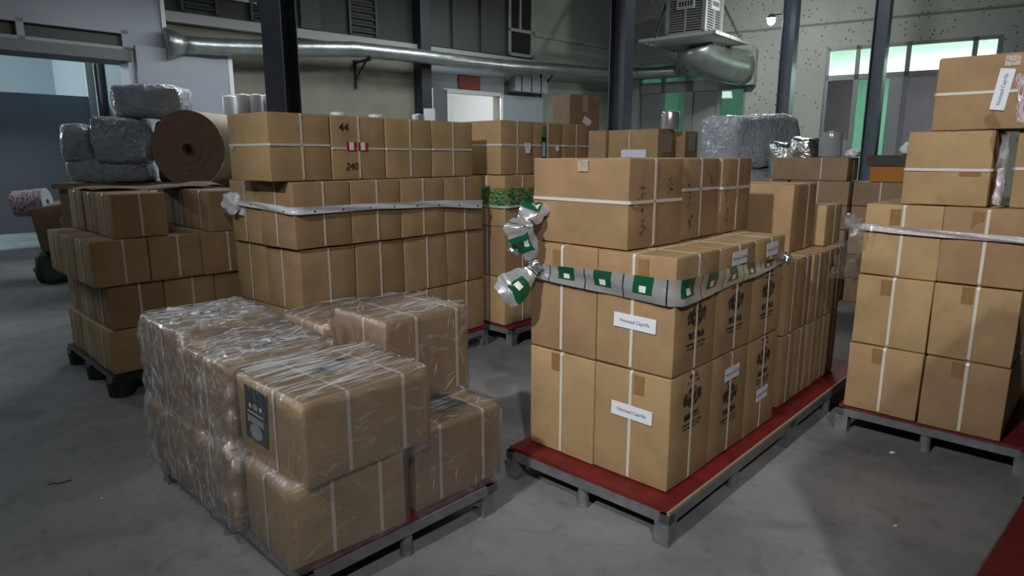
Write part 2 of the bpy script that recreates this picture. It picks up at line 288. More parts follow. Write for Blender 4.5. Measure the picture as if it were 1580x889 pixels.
# ------------------------------------------------------------------ mesh helpers
class MB:
    def __init__(s): s.v = []; s.f = []; s.uv = []
    def poly(s, pts, uv=None):
        n = len(s.v); s.v += [tuple(p) for p in pts]; s.f.append(tuple(range(n, n + len(pts)))); s.uv += uv or [(0, 0)] * len(pts)
    def box(s, x0, y0, z0, x1, y1, z1):
        c = [(x, y, z) for z in (z0, z1) for y in (y0, y1) for x in (x0, x1)]; n = len(s.v); s.v += c
        for q in ((0, 2, 3, 1), (4, 5, 7, 6), (0, 1, 5, 4), (2, 6, 7, 3), (0, 4, 6, 2), (1, 3, 7, 5)):
            s.f.append(tuple(n + i for i in q)); s.uv += [(0, 0)] * 4
    def obox(s, o, ax, ay, az):
        o, ax, ay, az = map(Vector, (o, ax, ay, az)); n = len(s.v)
        s.v += [tuple(o + ax * i + ay * j + az * k) for k in (0, 1) for j in (0, 1) for i in (0, 1)]
        for q in ((0, 2, 3, 1), (4, 5, 7, 6), (0, 1, 5, 4), (2, 6, 7, 3), (0, 4, 6, 2), (1, 3, 7, 5)):
            s.f.append(tuple(n + i for i in q)); s.uv += [(0, 0)] * 4
    def tube(s, pts, r, seg=12, cap=True):
        pts = [Vector(p) for p in pts]; rs = r if isinstance(r, (list, tuple)) else [r] * len(pts); n0 = len(s.v); pu = None
        for i, p in enumerate(pts):
            t = (pts[min(i + 1, len(pts) - 1)] - pts[max(i - 1, 0)]).normalized()
            if pu is None: pu = t.cross(Vector((0, 0, 1))) if abs(t.z) < 0.95 else t.cross(Vector((1, 0, 0)))
            pu = (pu - t * pu.dot(t)).normalized(); w = t.cross(pu)
            for k in range(seg):
                a = 2 * math.pi * k / seg; s.v.append(tuple(p + (pu * math.cos(a) + w * math.sin(a)) * rs[i]))
        for i in range(len(pts) - 1):
            for k in range(seg):
                a, b = n0 + i * seg + k, n0 + i * seg + (k + 1) % seg
                s.f.append((a, b, b + seg, a + seg)); s.uv += [(i, k / seg), (i, (k + 1) / seg), (i + 1, (k + 1) / seg), (i + 1, k / seg)]
        if cap:
            s.f.append(tuple(n0 + k for k in reversed(range(seg)))); s.uv += [(0, 0)] * seg
            m = n0 + (len(pts) - 1) * seg; s.f.append(tuple(m + k for k in range(seg))); s.uv += [(0, 0)] * seg
    def grid(s, rows, uvs=None):
        n = len(s.v); R, C = len(rows), len(rows[0])
        for r in rows: s.v += [tuple(p) for p in r]
        for i in range(R - 1):
            for j in range(C - 1):
                q = ((i, j), (i, j + 1), (i + 1, j + 1), (i + 1, j)); s.f.append(tuple(n + a * C + b for a, b in q))
                s.uv += [uvs[a][b] for a, b in q] if uvs else [(0, 0)] * 4
    def mesh(s, name, mat=None, smooth=False, uv=False):
        me = bpy.data.meshes.new(name); me.from_pydata(s.v, [], s.f)
        if uv:
            l = me.uv_layers.new(name='UVMap'); l.data.foreach_set('uv', [c for p in s.uv for c in p])
        if smooth: me.polygons.foreach_set('use_smooth', [True] * len(me.polygons))
        if mat: me.materials.append(mat)
        me.update(); return me
    def build(s, name, mat, parent=None, smooth=False, uv=False): return link(name, s.mesh(name, mat, smooth, uv), parent)
def link(name, me, parent=None):
    o = bpy.data.objects.new(name, me); COL.objects.link(o)
    if parent: o.parent = parent
    return o
def tag(o, label, cat, group=None):
    o['label'] = label; o['category'] = cat
    if group: o['group'] = group
    return o
def thing(name, label, cat, loc=(0, 0, 0), rz=0.0, group=None):
    o = bpy.data.objects.new(name, None); COL.objects.link(o); o.empty_display_size = 0.1
    o.location = loc; o.rotation_euler = (0, 0, rz); return tag(o, label, cat, group)
def struct(name, mb, mat, label=None, cat=None, parent=None, smooth=False):
    o = mb.build(name, mat, parent, smooth)
    if not parent: o['kind'] = 'structure'
    if label: o['label'] = label
    if cat and not parent: o['category'] = cat
    return o
def bevel_mesh(me, off, seg=1):
    bm = bmesh.new(); bm.from_mesh(me); bmesh.ops.remove_doubles(bm, verts=bm.verts, dist=1e-5)
    bmesh.ops.bevel(bm, geom=list(bm.edges), offset=off, segments=seg, affect='EDGES', profile=0.5); bm.to_mesh(me); bm.free(); return me
def rbox(name, dx, dy, dz, r, mat, bulge=0.003, seed=0, wob=0.0, n=6, taper=0.0):
    """rounded box, x/y centred, z from 0; sides swell a little"""
    rnd = random.Random(seed); hx, hy, hz = dx / 2, dy / 2, dz / 2; vs = {}; V = []; Fs = []
    ph = [rnd.uniform(0, 50) for _ in range(3)]
    def T(h):
        e = min(r, h * 0.6) / h; inner = [-1 + e + (2 - 2 * e) * i / (n - 2) for i in range(n - 1)]
        return [-1, -1 + e * 0.35] + inner + [1 - e * 0.35, 1]
    def vert(p):
        q = Vector((max(-hx + r, min(hx - r, p[0])), max(-hy + r, min(hy - r, p[1])), max(-hz + r, min(hz - r, p[2])))); d = Vector(p) - q
        pos = q + d.normalized() * r if d.length > 1e-9 else Vector(p)
        key = (round(pos.x, 5), round(pos.y, 5), round(pos.z, 5))
        if key in vs: return vs[key]
        a, b, c = pos.x / hx, pos.y / hy, pos.z / hz
        if abs(a) > 0.97: pos.x += math.copysign(bulge, a) * max(0, (1 - b * b)) * max(0, (1 - c * c))
        elif abs(b) > 0.97: pos.y += math.copysign(bulge, b) * max(0, (1 - a * a)) * max(0, (1 - c * c))
        if wob:
            nv = mnoise.noise_vector(Vector((pos.x * 4 + ph[0], pos.y * 4 + ph[1], pos.z * 4 + ph[2]))) * wob; pos += nv
        if taper: k = 1 - taper * (c * 0.5 + 0.5); pos.x *= k; pos.y *= k
        vs[key] = len(V); V.append((pos.x, pos.y, pos.z + hz)); return vs[key]
    tx, ty, tz = T(hx), T(hy), T(hz)
    def face(A, B, fn):
        for i in range(len(A) - 1):
            for j in range(len(B) - 1):
                q = [vert(fn(A[i], B[j])), vert(fn(A[i + 1], B[j])), vert(fn(A[i + 1], B[j + 1])), vert(fn(A[i], B[j + 1]))]
                u = []
                for k in q:
                    if k not in u: u.append(k)
                if len(u) > 2: Fs.append(tuple(u))
    face(tx, ty, lambda a, b: (a * hx, b * hy, hz)); face(ty, tx, lambda b, a: (a * hx, b * hy, -hz))
    face(tx, tz, lambda a, c: (a * hx, -hy, c * hz)); face(tz, tx, lambda c, a: (a * hx, hy, c * hz))
    face(tz, ty, lambda c, b: (-hx, b * hy, c * hz)); face(ty, tz, lambda b, c: (hx, b * hy, c * hz))
    me = bpy.data.meshes.new(name); me.from_pydata(V, [], Fs); me.polygons.foreach_set('use_smooth', [True] * len(me.polygons)); me.materials.append(mat); me.update(); return me
def text_mesh(txt, size, mat, shear=0.0):
    c = bpy.data.curves.new('t', 'FONT'); c.body = txt; c.size = size; c.align_x = 'CENTER'; c.align_y = 'CENTER'; c.shear = shear; c.offset = size * 0.012
    o = bpy.data.objects.new('t', c); COL.objects.link(o); bpy.context.view_layer.update()
    me = bpy.data.meshes.new_from_object(o.evaluated_get(bpy.context.evaluated_depsgraph_get())); bpy.data.objects.remove(o); bpy.data.curves.remove(c)
    me.materials.clear(); me.materials.append(mat); return me
# ------------------------------------------------------------------ the setting
S2 = 2.0
K = (1.48 * S2, 9.5 * S2)
WL = Wall(K, 222, 1)      # mottled wall with the duct, runs left and towards the camera
WR = Wall(K, -31.5, -1)   # speckled wall with the windows, runs right and towards the camera
def orient(w):             # make the normal point at the camera side
    if (CAM - w.p0).dot(w.n) < 0: w.n = -w.n
orient(WL); orient(WR)
HALLH = 7.2
mb = MB(); mb.box(-26, -9, -0.2, 26, 34, 0); struct('floor', mb, M_FLOOR, 'grey stained concrete warehouse floor', 'floor')
mb = MB(); mb.box(-26, -9, HALLH, 26, 34, HALLH + 0.2); struct('ceiling', mb, M_WALLD, 'dark hall roof', 'ceiling')
def wall_cells(mb, W, a0, a1, z0, z1, holes, th, off=0.0):
    As = sorted({a0, a1, *[h[0] for h in holes], *[h[1] for h in holes]}); Zs = sorted({z0, z1, *[h[2] for h in holes], *[h[3] for h in holes]})
    for i in range(len(As) - 1):
        for j in range(len(Zs) - 1):
            ca, cz = (As[i] + As[i + 1]) / 2, (Zs[j] + Zs[j + 1]) / 2
            if any(h[0] < ca < h[1] and h[2] < cz < h[3] for h in holes): continue
            mb.obox(W.pt(As[i], Zs[j], off - th), W.d * (As[i + 1] - As[i]), Vector((0, 0, Zs[j + 1] - Zs[j])), W.n * th)
# --- left wall
door_a = sorted((WL.px(686, 144)[0], WL.px(771, 146)[0])); door_top = WL.px(728, 144)[1]
ledgez = WL.px(380, 41)[1]
Aend = WL.px(238, 60)[0]; Apl = WL.px(822, 60)[0]
hole = (door_a[0], door_a[1], 0.0, door_top)
mb = MB(); wall_cells(mb, WL, Apl, Aend + 0.3, 0, ledgez, [hole], 0.25); struct('wall_left', mb, M_WALLL, 'mottled grey plaster wall behind the duct', 'wall')
mb = MB(); wall_cells(mb, WL, Apl, Aend + 0.3, ledgez, HALLH, [], 0.25); struct('wall_left_upper', mb, M_WALLD, 'dark upper wall with louvres', 'wall')
mb = MB(); wall_cells(mb, WL, 0, Apl, 0, HALLH, [], 0.25); struct('wall_corner', mb, M_GREENWALL, 'pale green wall by the corner', 'wall')
mb = MB(); mb.obox(WL.pt(Apl, ledgez - 0.10, 0.0), WL.d * (Aend - Apl), Vector((0, 0, 0.16)), WL.n * 0.16); struct('trim_1', mb, plain('ledge_paint', (0.36, 0.37, 0.36), 0.7), 'pale ledge along the left wall', 'ledge')
zs = WL.px(823, 53)[1]
mb = MB(); mb.obox(WL.pt(-0.02, zs - 0.05, 0.0), WL.d * Apl, Vector((0, 0, 0.1)), WL.n * 0.05); struct('trim_2', mb, M_GREENWALL, 'raised band on the green wall', 'trim')
# louvres in the upper wall
def louvre(x0, x1, label):
    a0, a1 = sorted((WL.px(x0, 20)[0], WL.px(x1, 20)[0])); z0 = ledgez + 0.12; z1 = z0 + 2.2
    t = thing('louvre_vent', label, 'vent', WL.pt(a0, z0, 0)); base = WL.pt(a0, z0, 0)
    m = MB(); w = a1 - a0
    for q in ((0, 0.05, 0, 2.2), (w - 0.05, w, 0, 2.2)): m.obox(WL.d * q[0] + Vector((0, 0, q[2])), WL.d * (q[1] - q[0]), Vector((0, 0, q[3] - q[2])), WL.n * 0.06)
    m.build('frame', M_DARKGREY, t)
    sl = MB(); sl.obox(WL.n * 0.01, WL.d * (w - 0.12), WL.n * 0.05 + Vector((0, 0, -0.05)), Vector((0, 0, 0.012)))
    me = sl.mesh('slat', plain('louvre_slat', (0.05, 0.055, 0.055), 0.5))
    for k in range(17):
        o = link('slat', me, t); o.location = WL.d * 0.06 + Vector((0, 0, 0.1 + k * 0.125))
louvre(278, 336, 'dark louvred vent above the white sliding panel')
louvre(385, 414, 'dark louvred vent half hidden by the nearest column')
louvre(536, 580, 'dark louvred vent above the duct bracket')
for x0, x1, lab in ((462, 492, 'dark wall panel right of the nearest column'), (660, 690, 'dark wall panel right of the wall post'), (696, 734, 'dark wall panel above the red sign'), (740, 775, 'dark wall panel beside the open roof corner')):
    a0, a1 = sorted((WL.px(x0, 20)[0], WL.px(x1, 20)[0])); m = MB(); m.obox((0, 0, 0), WL.d * (a1 - a0), WL.n * 0.05, Vector((0, 0, 2.4)))
    o = m.build('wall_panel', plain('upper_panel', (0.07, 0.075, 0.075), 0.7), None); o.location = WL.pt(a0, ledgez + 0.1, 0); tag(o, lab, 'panel', 'dark upper wall panels')
m = MB(); a0, a1 = sorted((WL.px(782, 20)[0], WL.px(820, 20)[0])); hz = WL.px(800, 88)[1]
t = thing('window_opening', 'dark broken window frame at the end of the upper wall', 'window', WL.pt(a0, hz, 0))
m = MB(); m.obox(WL.n * 0.01, WL.d * (a1 - a0), WL.n * 0.02, Vector((0, 0, 2.6))); m.build('void', plain('void_black', (0.012, 0.012, 0.013), 0.9), t)
m = MB()
for q in ((0, 0.0, a1 - a0, 0.07), (0, 0.55, a1 - a0, 0.07), (0, 0, 0.07, 2.6), ((a1 - a0) * 0.5, 0.6, 0.06, 2.0), (a1 - a0 - 0.07, 0, 0.07, 2.6)):
    m.obox(WL.d * q[0] + Vector((0, 0, q[1])) + WL.n * 0.03, WL.d * q[2], WL.n * 0.05, Vector((0, 0, q[3])))
m.build('frame', plain('old_frame', (0.30, 0.31, 0.29), 0.7), t)
# white header over the door, red sign, door leaves
a0, a1 = sorted((WL.px(655, 125)[0], WL.px(776, 125)[0])); zt = WL.px(716, 108)[1]
m = MB(); m.obox(WL.pt(a0, door_top + 0.02, 0.0), WL.d * (a1 - a0), WL.n * 0.04, Vector((0, 0, zt - door_top))); struct('trim_3', m, M_WHITEPANEL, 'white header board above the lit doorway', 'trim')
p = WL.px(722, 132); m = MB(); m.box(0, 0, 0, 1, 1, 1)
a0, za = WL.px(738, 140); a1, zb = WL.px(705, 123)
m = MB(); m.obox((0, 0, 0), WL.d * (a1 - a0), WL.n * 0.03, Vector((0, 0, 0.30))); o = m.build('door_sign', M_RUSTRED); o.location = WL.pt(a0, za, 0.045); tag(o, 'small red sign board above the lit doorway', 'sign')
m = MB(); aw = door_a[1] - door_a[0]
for q in ((-0.08, 0, 0.08, door_top + 0.06), (aw, 0, 0.08, door_top + 0.06), (-0.08, door_top - 0.02, aw + 0.16, 0.08)):
    m.obox(WL.pt(door_a[0] + q[0], q[1], -0.2), WL.d * q[2], WL.n * 0.26, Vector((0, 0, q[3])))
struct('trim_4', m, M_WHITEEDGE, 'white frame of the lit doorway', 'door frame')
def door_leaf(name, a, ang, w, h, mat, label):
    base = WL.pt(a, 0.02, 0.06); d = Matrix.Rotation(math.radians(ang), 3, 'Z') @ WL.d; n = Vector((-d.y, d.x, 0))
    m = MB(); m.obox((0, 0, 0), d * w, n * 0.05, Vector((0, 0, h))); o = m.build(name, mat); o.location = base; o['kind'] = 'structure'; o['label'] = label; o['category'] = 'door'
    h_ = MB(); h_.obox(d * (w - 0.03) - n * 0.012, d * 0.032, n * 0.07, Vector((0, 0, h))); h_.build('edge_strip', M_WHITEEDGE, o)
    return o
wl = WL.px(658, 150)[0] - door_a[1]
door_leaf('door_1', door_a[1] + 0.02, 12, wl * 1.02, door_top, plain('door_grey', (0.10, 0.11, 0.12), 0.5), 'grey door leaf swung open left of the lit doorway')
wr = door_a[0] - WL.px(833, 150)[0]
door_leaf('door_2', door_a[0] - wr - 0.02, -2, wr, door_top, M_WHITEPANEL, 'white door leaf swung open right of the lit doorway')
a0, z0 = WL.px(833, 146); a1, z1 = WL.px(783, 111)
m = MB(); m.obox((0, 0, 0), WL.d * (a1 - a0), WL.n * 0.28, Vector((0, 0, z1 - z0 - 0.1))); o = m.build('control_cabinet', M_WHITEPANEL); o.location = WL.pt(a0, z0, 0.0); tag(o, 'grey metal cabinet on the wall above the white door leaf', 'cabinet')
for k in range(3):
    s_ = MB(); s_.obox(WL.d * ((a1 - a0) * (0.2 + 0.3 * k)) + WL.n * 0.28, WL.d * 0.03, WL.n * 0.01, Vector((0, 0, z1 - z0 - 0.1))); s_.build('panel_seam', M_DARKGREY, o)
# lit room behind the door
def room_shell(name, W, a0, a1, z1, depth, mat, label, fl=None):
    m = MB(); th = 0.1; off = -0.26
    m.obox(W.pt(a0, 0, off - depth), W.d * (a1 - a0), W.n * -th, Vector((0, 0, z1)))
    m.obox(W.pt(a0, 0, off - depth), W.d * -th, W.n * depth, Vector((0, 0, z1))); m.obox(W.pt(a1, 0, off - depth), W.d * th, W.n * depth, Vector((0, 0, z1)))
    m.obox(W.pt(a0 - th, z1, off - depth - th), W.d * (a1 - a0 + 2 * th), W.n * (depth + th), Vector((0, 0, th)))
    struct(name, m, mat, label, 'room')
room_shell('wall_room_behind_door', WL, door_a[0] - 1.2, door_a[1] + 2.0, door_top + 0.5, 3.2, M_WHITEROOM, 'white lit room behind the doorway')
lamp('doorway_room_light', WL.pt(sum(door_a) / 2 + 0.3, door_top + 0.2, -1.4), 95, (0.97, 1, 1), 0.2)
m = MB(); b_ = WL.pt(door_a[0] + 0.25, 0, -3.2)
t = thing('inner_window', 'grey window in white frame inside the lit room', 'window', WL.pt(door_a[0] + 0.2, 0.9, -3.4))
m = MB(); m.obox((0, 0, 0), WL.d * 1.25, WL.n * 0.03, Vector((0, 0, 1.42))); m.build('pane', plain('inner_pane', (0.22, 0.26, 0.28), 0.3), t)
m = MB()
for q in ((-0.08, -0.08, 0.08, 1.58), (1.25, -0.08, 0.08, 1.58), (0, -0.08, 1.25, 0.08), (0, 1.42, 1.25, 0.08)): m.obox(WL.d * q[0] + Vector((0, 0, q[1])), WL.d * q[2], WL.n * 0.06, Vector((0, 0, q[3])))
m.build('frame', M_WHITEEDGE, t)
m = MB(); m.obox((0, 0, 0), WL.d * 2.6, WL.n * 0.02, Vector((0, 0, 0.05))); o = m.build('rail', plain('brown_rail', (0.25, 0.2, 0.18), 0.6)); o.location = WL.pt(door_a[0] + 0.2, 2.75, -3.4); tag(o, 'thin brown rail on the wall of the lit room', 'rail')
# --- right wall with window and doors
wtl = WR.px(1279, 74); wtr = WR.px(1546, 52); zmull = WR.px(1277, 121)[1]
dtl = WR.px(986, 139); dtr = WR.px(1151, 135); dz = WR.px(1068, 137)[1]; dtz = WR.px(1000, 121)[1]
win = (wtl[0], wtr[0], 0.25, wtl[1]); dr = (dtl[0], dtr[0], 0.0, dtz)
mb = MB(); wall_cells(mb, WR, 0, 22, 0, HALLH, [win, dr], 0.25); struct('wall_right', mb, M_WALLR, 'pale speckled wall with windows', 'wall')
zg = WR.px(1260, 40)[1]; mb = MB(); mb.obox(WR.pt(0, zg, 0), WR.d * 22, WR.n * 0.025, Vector((0, 0, 0.05))); struct('trim_5', mb, plain('wall_seam', (0.22, 0.23, 0.22), 0.8), 'thin seam line along the speckled wall', 'trim')
room_shell('wall_room_behind_window', WR, 0.1, 12.5, wtl[1] + 1.0, 5.0, M_MINT, 'pale green room behind the windows')
lamp('mint_room_light', WR.pt(8.2, wtl[1] + 0.5, -2.3), 1700, (0.92, 1.0, 0.96), kind='AREA', size=(5, 1.5), rot=(0, 0, math.radians(-31.5)))
lamp('mint_room_light_small', WR.pt(2.5, 3.0, -2.5), 70, (0.93, 1.0, 0.96), 0.3)
M_ALU = plain('window_frame_metal', (0.26, 0.28, 0.28), 0.5, 0.3)
def bar(mb, W, a, z, w, h, d=0.10, off=-0.10): mb.obox(W.pt(a, z, off), W.d * w, W.n * d, Vector((0, 0, h)))
wo = bpy.data.objects.new('window_1', None); COL.objects.link(wo); wo['kind'] = 'structure'; wo['label'] = 'wide metal framed window in the speckled wall'; wo['category'] = 'window'
cols = [win[0], WR.px(1322, 110)[0], WR.px(1399, 110)[0], WR.px(1500, 110)[0], win[1]]
for a in cols: m = MB(); bar(m, WR, a - 0.05, win[2], 0.10, win[3] - win[2]); m.build('mullion', M_ALU, wo)
m = MB(); bar(m, WR, win[0], zmull - 0.06, win[1] - win[0], 0.12); m.build('transom', M_ALU, wo)
m = MB(); bar(m, WR, win[0], win[3] - 0.08, win[1] - win[0], 0.08); m.build('head_bar', M_ALU, wo)
m = MB(); bar(m, WR, win[0], win[2], win[1] - win[0], 0.08); m.build('sill', M_ALU, wo)
for i in range(4):
    a, b_ = cols[i] + 0.05, cols[i + 1] - 0.05
    m = MB(); m.obox(WR.pt(a, zmull + 0.06, -0.06), WR.d * (b_ - a), WR.n * 0.012, Vector((0, 0, win[3] - zmull - 0.12))); m.build('pane', M_GLASS, wo)
    m = MB(); m.obox(WR.pt(a, win[2] + 0.08, -0.06), WR.d * (b_ - a), WR.n * 0.012, Vector((0, 0, zmull - win[2] - 0.14))); m.build('pane', M_GREENGLASS if i == 1 else M_MIRRORGLASS, wo)
m = MB(); bar(m, WR, cols[2] - 0.32, win[2] + 0.05, 0.28, zmull - win[2] - 0.1, 0.06, -0.05); m.build('door_stile', plain('lilac_frame', (0.35, 0.36, 0.40), 0.5), wo)
wo = bpy.data.objects.new('window_2', None); COL.objects.link(wo); wo['kind'] = 'structure'; wo['label'] = 'row of green and grey door panels under the cooler'; wo['category'] = 'window'
xs = [(989, 1019, 0), (1025, 1056, 1), (1069, 1106, 0), (1112, 1147, 1)]
M_GREYDOOR = plain('grey_door_panel', (0.30, 0.30, 0.30), 0.5)
for x0, x1, g in xs:
    a, b_ = WR.px(x0, 150)[0], WR.px(x1, 150)[0]
    m = MB(); m.obox(WR.pt(a, 0.1, -0.08), WR.d * (b_ - a), WR.n * 0.02, Vector((0, 0, dz - 0.15))); m.build('pane' if g else 'door_panel', M_GREENGLASS if g else M_GREYDOOR, wo)
ed = [dr[0]] + [WR.px(x, 150)[0] for x in (1019, 1025, 1056, 1069, 1106, 1112, 1147)] + [dr[1]]
for i in range(0, 9, 2):
    if i + 1 < len(ed): pass
fr = [(dr[0], WR.px(989, 150)[0]), (ed[1], ed[2]), (ed[3], ed[4]), (ed[5], ed[6]), (ed[7], dr[1])]
for a, b_ in fr: m = MB(); bar(m, WR, a, 0, b_ - a, dtz); m.build('frame_post', M_ALU, wo)
m = MB(); bar(m, WR, dr[0], dz - 0.07, dr[1] - dr[0], 0.28); m.build('transom', M_ALU, wo)
m = MB(); m.obox(WR.pt(dr[0], dz + 0.2, -0.08), WR.d * (dr[1] - dr[0]), WR.n * 0.02, Vector((0, 0, dtz - dz - 0.2))); m.build('pane', M_GREENGLASS, wo)
m = MB(); zr = WR.px(1000, 182)[1]; bar(m, WR, dr[0], zr, ed[1] - dr[0], 0.05, 0.03, -0.06); m.build('rail', M_ALU, wo)
# far walls that close the hall
mb = MB(); mb.box(-26, -9.2, 0, 26, -9, HALLH); struct('wall_rear', mb, M_WALLL, 'hall wall behind the viewer', 'wall')
mb = MB(); mb.box(25.8, -9, 0, 26, 8, HALLH); struct('wall_side', mb, M_WALLR, 'far side wall of the hall', 'wall')
# ------------------------------------------------------------------ white partition with opening on the left
pj = WL.px(244, 78)[0]; Pb = WL.pt(pj, 0, 0.35)
WP = Wall((Pb.x, Pb.y), 226, 1); orient(WP)
zh_bot = WP.px(100, 68)[1]; zh_top = WP.px(100, 36)[1]; sj = WP.px(203, 110)[0]
mb = MB(); wall_cells(mb, WP, 0, 12, zh_top, HALLH, [], 0.2); struct('wall_partition', mb, M_WHITEPANEL, 'white panel wall above the left opening', 'wall')
m = MB(); m.obox(WP.pt(-0.05, zh_bot - 0.1, -0.2), WP.d * 0.06, WP.n * 0.24, Vector((0, 0, 4))); struct('trim_6', m, M_WHITEEDGE, 'bright edge strip of the white panel wall', 'trim')
mb = MB(); wall_cells(mb, WP, 0, sj, zh_bot - 0.15, zh_top, [], 0.2); struct('wall_partition_end', mb, M_WHITEPANEL, 'end of the white panel wall', 'wall')
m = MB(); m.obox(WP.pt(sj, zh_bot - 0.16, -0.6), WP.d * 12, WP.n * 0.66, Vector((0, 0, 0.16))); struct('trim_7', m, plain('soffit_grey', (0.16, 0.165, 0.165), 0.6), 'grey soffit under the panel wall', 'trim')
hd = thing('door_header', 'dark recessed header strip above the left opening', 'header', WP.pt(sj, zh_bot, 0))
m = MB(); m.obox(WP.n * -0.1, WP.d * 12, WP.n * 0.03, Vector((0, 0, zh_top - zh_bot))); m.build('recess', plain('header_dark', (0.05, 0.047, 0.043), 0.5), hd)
sx = [0.0, WP.px(36, 40)[0] - sj, 5.5, 9]
for a in sx: m = MB(); m.obox(WP.d * a + WP.n * -0.08, WP.d * 0.09, WP.n * 0.1, Vector((0, 0, zh_top - zh_bot))); m.build('post', M_WHITEPANEL, hd)
for z in (0, zh_top - zh_bot - 0.05): m = MB(); m.obox(WP.n * -0.08 + Vector((0, 0, z)), WP.d * 12, WP.n * 0.1, Vector((0, 0, 0.05))); m.build('rail', M_WHITEPANEL, hd)
m = MB(); m.obox(WP.pt(sj - 0.05, 0, -0.4), WP.d * 0.09, WP.n * 0.42, Vector((0, 0, zh_bot))); struct('trim_8', m, M_WHITEEDGE, 'bright jamb at the right of the left opening', 'jamb')
sdr = WP.px(352, 100)[0]; zsd = WP.px(275, 84)[1]
so = bpy.data.objects.new('door_3', None); COL.objects.link(so); so['kind'] = 'structure'; so['label'] = 'wide white sliding panel door right of the opening'; so['category'] = 'door'
m = MB(); m.obox(WP.pt(sj - 0.04, 0.05, 0.08), WP.d * (sdr - sj + 0.1), WP.n * 0.08, Vector((0, 0, zsd))); m.build('panel', M_WHITEPANEL, so)
m = MB(); m.obox(WP.pt(sdr, 0.05, 0.07), WP.d * 0.07, WP.n * 0.1, Vector((0, 0, zsd))); m.build('edge_strip', M_WHITEEDGE, so)
# inside of the opening
m = MB(); D_ = 6.0
m.obox(WP.pt(sj - 0.4, 0, -D_), WP.d * 12, WP.n * -0.1, Vector((0, 0, 4.2))); m.obox(WP.pt(sj - 2.2, 4.2, -D_), WP.d * 14, WP.n * (D_ - 0.2), Vector((0, 0, 0.1)))
m.obox(WP.pt(sj - 0.35, 0, -D_), WP.d * 0.1, WP.n * (D_ - 0.45), Vector((0, 0, 4.2))); m.obox(WP.pt(sj + 11.6, 0, -D_), WP.d * 0.1, WP.n * (D_ - 0.2), Vector((0, 0, 4.2)))
struct('wall_passage', m, plain('passage_paint', (0.50, 0.57, 0.60), 0.6), 'pale walls of the lit passage beyond the opening', 'wall')
lamp('passage_light', WP.pt(sj + 5.0, 3.8, -4.6), 420, (0.85, 0.97, 1.0), 0.25)
WPi = Wall(tuple(WP.pt(0, 0, -2.6))[:2], 226, 1); orient(WPi)
gz = WPi.px(70, 146)[1]; ga = WPi.px(136, 150)[0]
m = MB(); m.obox(WPi.pt(ga, 0.25, 0), WPi.d * 9, WPi.n * 0.08, Vector((0, 0, gz - 0.25))); struct('wall_low_partition', m, plain('blue_grey_panel', (0.28, 0.32, 0.37), 0.45, var=0.06, vscale=1.0), 'blue grey panel gate inside the left opening', 'panel')
m = MB(); m.obox(WPi.pt(ga - 0.1, 0, 0), WPi.d * 0.12, WPi.n * 0.12, Vector((0, 0, WPi.px(133, 98)[1]))); struct('trim_9', m, M_WHITEEDGE, 'white post beside the blue grey panel', 'post')
m = MB(); a0, a1 = WPi.px(176, 120)[0], WPi.px(146, 120)[0]; m.obox(WPi.pt(a0, 0, 0), WPi.d * (a1 - a0), WPi.n * 0.3, Vector((0, 0, 4.2))); struct('wall_dark_pier', m, plain('pier_grey', (0.075, 0.08, 0.085), 0.6), 'dark pier inside the left opening', 'pier')
# ------------------------------------------------------------------ columns
def column(px, y, w, label, rz=0.85):
    p = at_depth(px, 243, y); t = thing('steel_column', label, 'column', (p.x, p.y, 0), rz, 'steel hall columns'); h = HALLH
    f = w; tk = 0.016
    for sy in (-1, 1):
        m = MB(); m.box(-f / 2, sy * f / 2 - tk / 2, 0, f / 2, sy * f / 2 + tk / 2, h); m.build('flange', M_COLUMN, t)
    m = MB(); m.box(-tk / 2, -f / 2, 0, tk / 2, f / 2, h); m.build('web', M_COLUMN, t)
    m = MB(); m.box(-f * 0.7, -f * 0.7, 0, f * 0.7, f * 0.7, 0.02); m.build('base_plate', M_COLUMN, t)
column(444, 7.9, 0.27, 'nearest dark blue steel column, behind the white-banded stack', -0.35)
column(954, 10.2, 0.25, 'dark blue steel column standing left of the cooler')
column(1204, 14.2, 0.25, 'dark blue steel column carrying the bright lamp')
column(1340, 13.6, 0.25, 'dark blue steel column in front of the wide window')
m = MB(); a0, a1 = sorted((WL.px(638, 100)[0], WL.px(653, 100)[0])); m.obox((0, 0, 0), WL.d * (a1 - a0), WL.n * 0.3, Vector((0, 0, HALLH - 0.01))); o = m.build('wall_post', plain('post_dark', (0.02, 0.022, 0.03), 0.5)); o.location = WL.pt(a0, 0, 0.0)
tag(o, 'dark post against the left wall beside the lit doorway', 'column')
# lamp on the column
lp = at_depth(1190, 33, 14.2)
t = thing('bracket_lamp', 'small bright lamp clamped to the column beside the cooler', 'lamp', lp)
m = MB(); m.tube([(0, 0, 0.14), (0, 0, 0.06)], [0.04, 0.10], 16); m.build('lamp_housing', M_DARKGREY, t)
bm = bmesh.new(); bmesh.ops.create_uvsphere(bm, u_segments=16, v_segments=8, radius=0.075); me = bpy.data.meshes.new('bulb'); bm.to_mesh(me); bm.free(); me.materials.append(plain('lamp_glow', (1, 1, 1), 0.5, emit=(0.9, 1, 0.97), estr=40)); link('bulb', me, t)
m = MB(); m.tube([(0, 0, 0.12), (0.2, 0.0, 0.14)], 0.015, 8); m.build('arm', M_DARKGREY, t)
o = lamp('bracket_lamp_light', lp + Vector((0.0, 0.25, 0.0)), 120, (0.96, 1.0, 0.95), 0.08)
